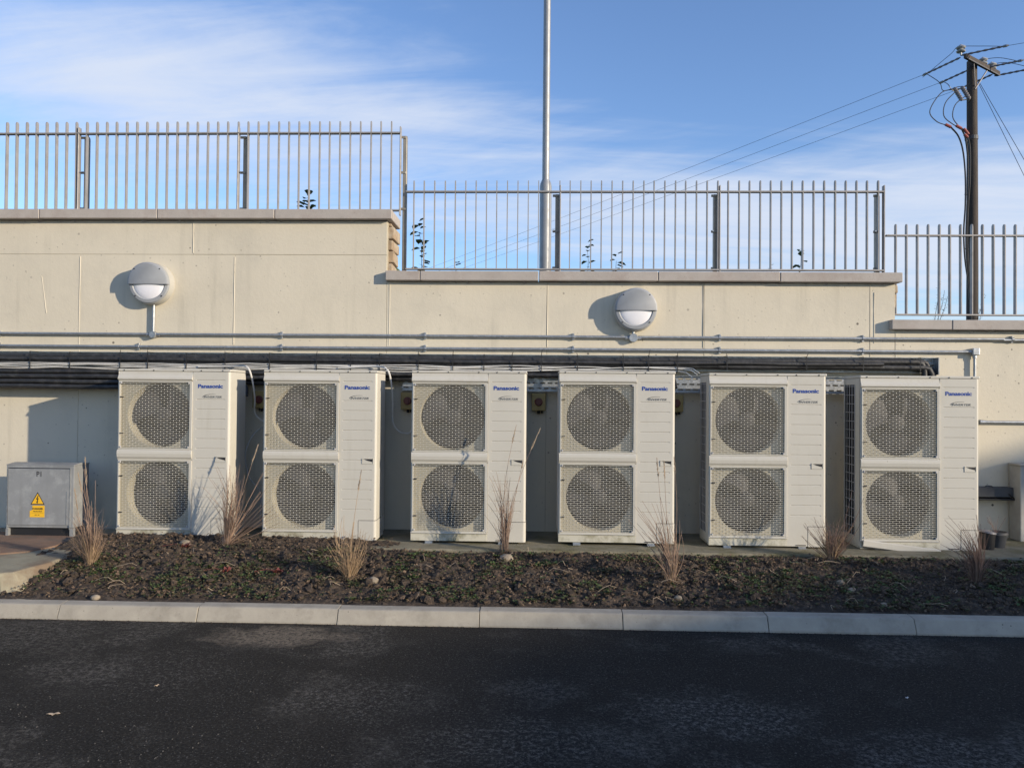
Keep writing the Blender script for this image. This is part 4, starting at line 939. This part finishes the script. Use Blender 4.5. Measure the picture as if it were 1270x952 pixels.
grass(-2.442, -.87, .60, 120, .12, 'reddish grass clump of many bare stems, spreading right, in front of the leftmost heat pump', 'straw_red',
      [(-2.553, .876, .05, 0), (-2.42, .90, .03, 0), (-2.215, 1.03, .02, .15), (-2.36, .82, 0, 0), (-2.13, .74, .03, 0), (-2.08, .64, .04, 0), (-2.06, .52, .05, 0), (-2.16, .85, .02, 0), (-2.60, .80, .06, 0)], (.08, 0), 16, 'straw_red', .28, .8, 5)
grass(-1.308, -1.531, .36, 75, .14, 'low tan grass clump near the kerb with one tall stalk, before the second heat pump', 'straw',
      [(-1.219, .91, .0, .13), (-1.284, .561, .0, 0), (-1.40, .55, -.02, 0), (-1.36, .60, -.02, 0)], (0, 0), 130, 'straw', .34, .6, 8)
grass(-.242, -.88, .58, 62, .085, 'narrow upright dark reddish grass clump with three plumes before the third heat pump', 'straw_red',
      [(-.162, 1.205, -.035, .13), (.022, 1.184, -.02, .16), (-.10, .95, .01, .06), (-.31, .86, .02, 0), (-.345, .76, .02, 0), (-.20, .82, 0, 0)], (0, 0), 0, 'straw_red', .3, .4, 11)
grass(.942, -1.522, .46, 70, .07, 'reddish grass clump of left-bending stalks near the kerb before the fourth heat pump', 'straw_red',
      [(.842, 1.02, -.02, .12), (.885, 1.0, -.01, .12), (.955, 1.03, .03, .10), (.705, .70, .02, 0), (.74, .74, .03, 0), (.80, .73, .02, 0), (1.011, .60, .03, 0), (.78, .62, .03, 0), (.86, .78, .02, 0)], (-.12, 0), 30, 'straw', .40, .6, 13)
grass(2.26, -.945, .32, 80, .16, 'brown wispy grass clump in the gap between the fifth and sixth heat pumps', 'straw_dark',
      [(2.429, .76, .03, 0), (2.12, .56, -.02, 0), (2.08, .50, -.03, 0)], (0, 0), 110, 'straw', .40, .8, 17)
grass(3.067, -1.43, .40, 90, .10, 'dark reddish grass clump with stems arching left in front of the rightmost heat pump', 'straw_dark',
      [(2.89, .647, .06, 0), (2.93, .62, .06, 0), (2.956, .592, .05, 0), (3.05, .60, .03, 0), (3.111, .65, .02, 0), (2.86, .52, .06, 0), (3.08, .66, .03, 0)], (-.08, 0), 60, 'straw_red', .30, .7, 19)

def seedling(x, y, zbase, h, n, label, leaf=.055, seed=1, lean=0, name='seedling', m='shrub', stems=1, thin=False):
    r = random.Random(seed); t = thing(name, label, 'plant', (x, y, zbase), 'seedlings growing behind the coping')
    mb = MB(); lf = MB()
    for s_ in range(stems):
        sx = lean+r.uniform(-.06, .06)*(stems > 1)*2; hh = h*(1 if s_ == 0 else r.uniform(.5, .9)); pts = [(sx*(i/5)**1.3+.006*math.sin(i*2.1), .01*math.sin(i), hh*i/5) for i in range(6)]; mb.tube(pts, [.0045-.0006*i for i in range(6)], 4)
        for k in range(int(n*(1.3 if not thin else 1))):
            s = .38+.62*(k+.5)/n if not thin else .25+.75*r.random(); i = min(4, int(s*5)); f = s*5-i; p = Vector(pts[i]).lerp(Vector(pts[i+1]), f)
            a = r.uniform(0, 2*PI); L = leaf*(1.35 if not thin else 1)*r.uniform(.7, 1.2); el = r.uniform(-.35, .6); d = Vector((math.cos(a)*math.cos(el), math.sin(a)*math.cos(el)*.8, math.sin(el))); sd = d.cross(Vector((0, 0, 1))).normalized(); up = sd.cross(d)
            w = L*(.42 if not thin else .3); b = p+d*.010
            lf.add([p, b, b+d*L*.35+sd*w+up*w*.35, b+d*L*.75+sd*w*.7+up*w*.2, b+d*L-up*.1*L, b+d*L*.75-sd*w*.7+up*w*.2, b+d*L*.35-sd*w+up*w*.35], [(1, 2, 3, 4), (1, 4, 5, 6)])
    part('stem', mb, M['stem'], t); part('leaves', lf, M[m], t)
seedling(-2.205, .62, 2.90, .46, 14, 'broad leaved seedling behind the left coping and highest railing', .062, 3, .0, stems=2)
seedling(-1.115, .56, 2.36, .68, 18, 'tallest dark seedling, just right of the end post where the coping steps down', .066, 5, -.035)
seedling(-.80, .60, 2.36, .35, 8, 'low leafy seedling barely above the middle coping, right of the tallest one', .060, 7, 0)
seedling(.49, .60, 2.36, .52, 11, 'slim seedling behind the middle railing, just right of the steel column', .055, 9, 0)
seedling(.71, .62, 2.36, .42, 10, 'bushy low seedling behind the middle railing below the right wall light', .058, 12, .07, stems=2)
seedling(2.26, .60, 2.36, .36, 6, 'tiny seedling behind the middle coping, above the second heat pump from the right', .040, 14, 0)
seedling(2.50, .60, 2.36, .48, 8, 'small seedling with a leaning top near the right end of the middle railing', .055, 17, .05)
seedling(3.84, .66, 1.93, .66, 46, 'thin dry weed with tiny leaves behind the right railing, beside the utility pole', .016, 21, .13, 'dry_weed', 'stem', 3, True)
seedling(4.20, .66, 1.93, .55, 40, 'thin dry weed with tiny leaves right in front of the utility pole base', .016, 23, .02, 'dry_weed', 'stem', 2, True)
for x, y, lab, sd in ((-2.726, -.989, 'red leaved plant at the foot of the leftmost heat pump', 2), (-2.199, -1.493, 'red leaved plant in the middle of the soil below the reddish grass clump', 4), (-1.834, -1.447, 'pinkish red leaved plant on the soil in front of the second heat pump', 6)):
    r = random.Random(sd); t = thing('red_plant', lab, 'plant', (x, y, soil_h(x, y)+.01), 'red leaved plants in the soil'); mb = MB()
    for k in range(22):
        a = r.uniform(0, 6.3); L = r.uniform(.02, .05); el = r.uniform(.0, 1.1); d = Vector((math.cos(a)*math.cos(el), math.sin(a)*math.cos(el), math.sin(el))); sd_ = d.cross(Vector((0, 0, 1))).normalized(); b = Vector((r.uniform(-.03, .03), r.uniform(-.02, .02), 0)); w = L*.32
        mb.add([b, b+d*L*.5+sd_*w, b+d*L, b+d*L*.5-sd_*w], [(0, 1, 2), (0, 2, 3)])
    part('leaves', mb, M['redleaf'], t); mb = MB(); mb.tube([(0, 0, 0), (-.08, .01, .02), (-.17, -.01, .005)], .0022, 4); part('stem', mb, M['redleaf'], t)
def leaf_on_ground(x, y, s, a, label, m):
    mb = MB(); n = 7; pts = [(-1, 0), (-.6, .28), (-.2, .22), (0, .42), (.35, .2), (.6, .3), (1, 0), (.6, -.22), (.3, -.14), (0, -.36), (-.3, -.16), (-.6, -.22)]
    q = Matrix.Rotation(a, 3, 'Z'); top = [q @ Vector((px*s, py*s, .004*abs(px)+.002*(i % 3))) for i, (px, py) in enumerate(pts)]
    mb.add(top+[v-Vector((0, 0, .0015)) for v in top]+[Vector((0, 0, .004))], [(i, (i+1) % 12, 24) for i in range(12)]+[(i+12, i, (i+1) % 12, (i+1) % 12+12) for i in range(12)])
    tag(part('fallen_leaf', mb, m, None, loc=(x, y, .003)), label, 'leaf', 'leaves lying on the asphalt')
leaf_on_ground(-2.18, -3.456, .030, .2, 'largest pale dry leaf lying alone on the asphalt at left', M['plume'])
leaf_on_ground(-2.141+.26, -3.10, .012, .9, 'small pale dry leaf on the asphalt, behind the larger one', M['plume'])
leaf_on_ground(1.824, -3.056, .011, .4, 'tiny white scrap lying on the dark asphalt at right', M['opal'])

# ------------------------------------------------------------------ unseen building added as a shade caster, roofline shaped to the shadow edge
def build_shade_caster():
    t = thing('shade_caster', 'unseen building-shaped block with slate roof, added behind the camera to shade the asphalt', 'building', (29.0, -15, 0))
    def block(y0, y1, top):
        mb = MB(); hz = min(z for _, z in top)-.3; mb.box(.45, 9.5, y0+.1, y1-.1, 0, hz); part('wall', mb, M['brick'], t)
        mb = MB(); n = len(top); vs = []
        for y, z in top: vs += [(0, y, hz-.02), (0, y, z), (5, y, z+.6), (10, y, z), (10, y, hz-.02)]
        fs = [(5*i+k, 5*i+(k+1) % 5, 5*i+5+(k+1) % 5, 5*i+5+k) for i in range(n-1) for k in range(5)]+[(0, 1, 2, 3, 4), tuple(5*(n-1)+k for k in (4, 3, 2, 1, 0))]
        mb.add(vs, fs); part('roof', mb, M['roof'], t)
        y = y0+2.5
        while y < y1-2:
            for z in (1.0, 4.4):
                mb = MB(); mb.box(.41, .47, y-.6, y+.6, z, z+1.4); w = part('window', mb, M['opal'], t)
                mb = MB(); mb.box(.40, .409, y-.52, y+.52, z+.08, z+1.32); part('pane', mb, M['glass'], w)
            y += 4
    block(-27, 1.0, [(-27, 8.25), (-3.0, 8.25), (1.0, 7.42)])
    block(1.62, 26, [(1.62, 7.96), (26, 7.96)])
build_shade_caster()
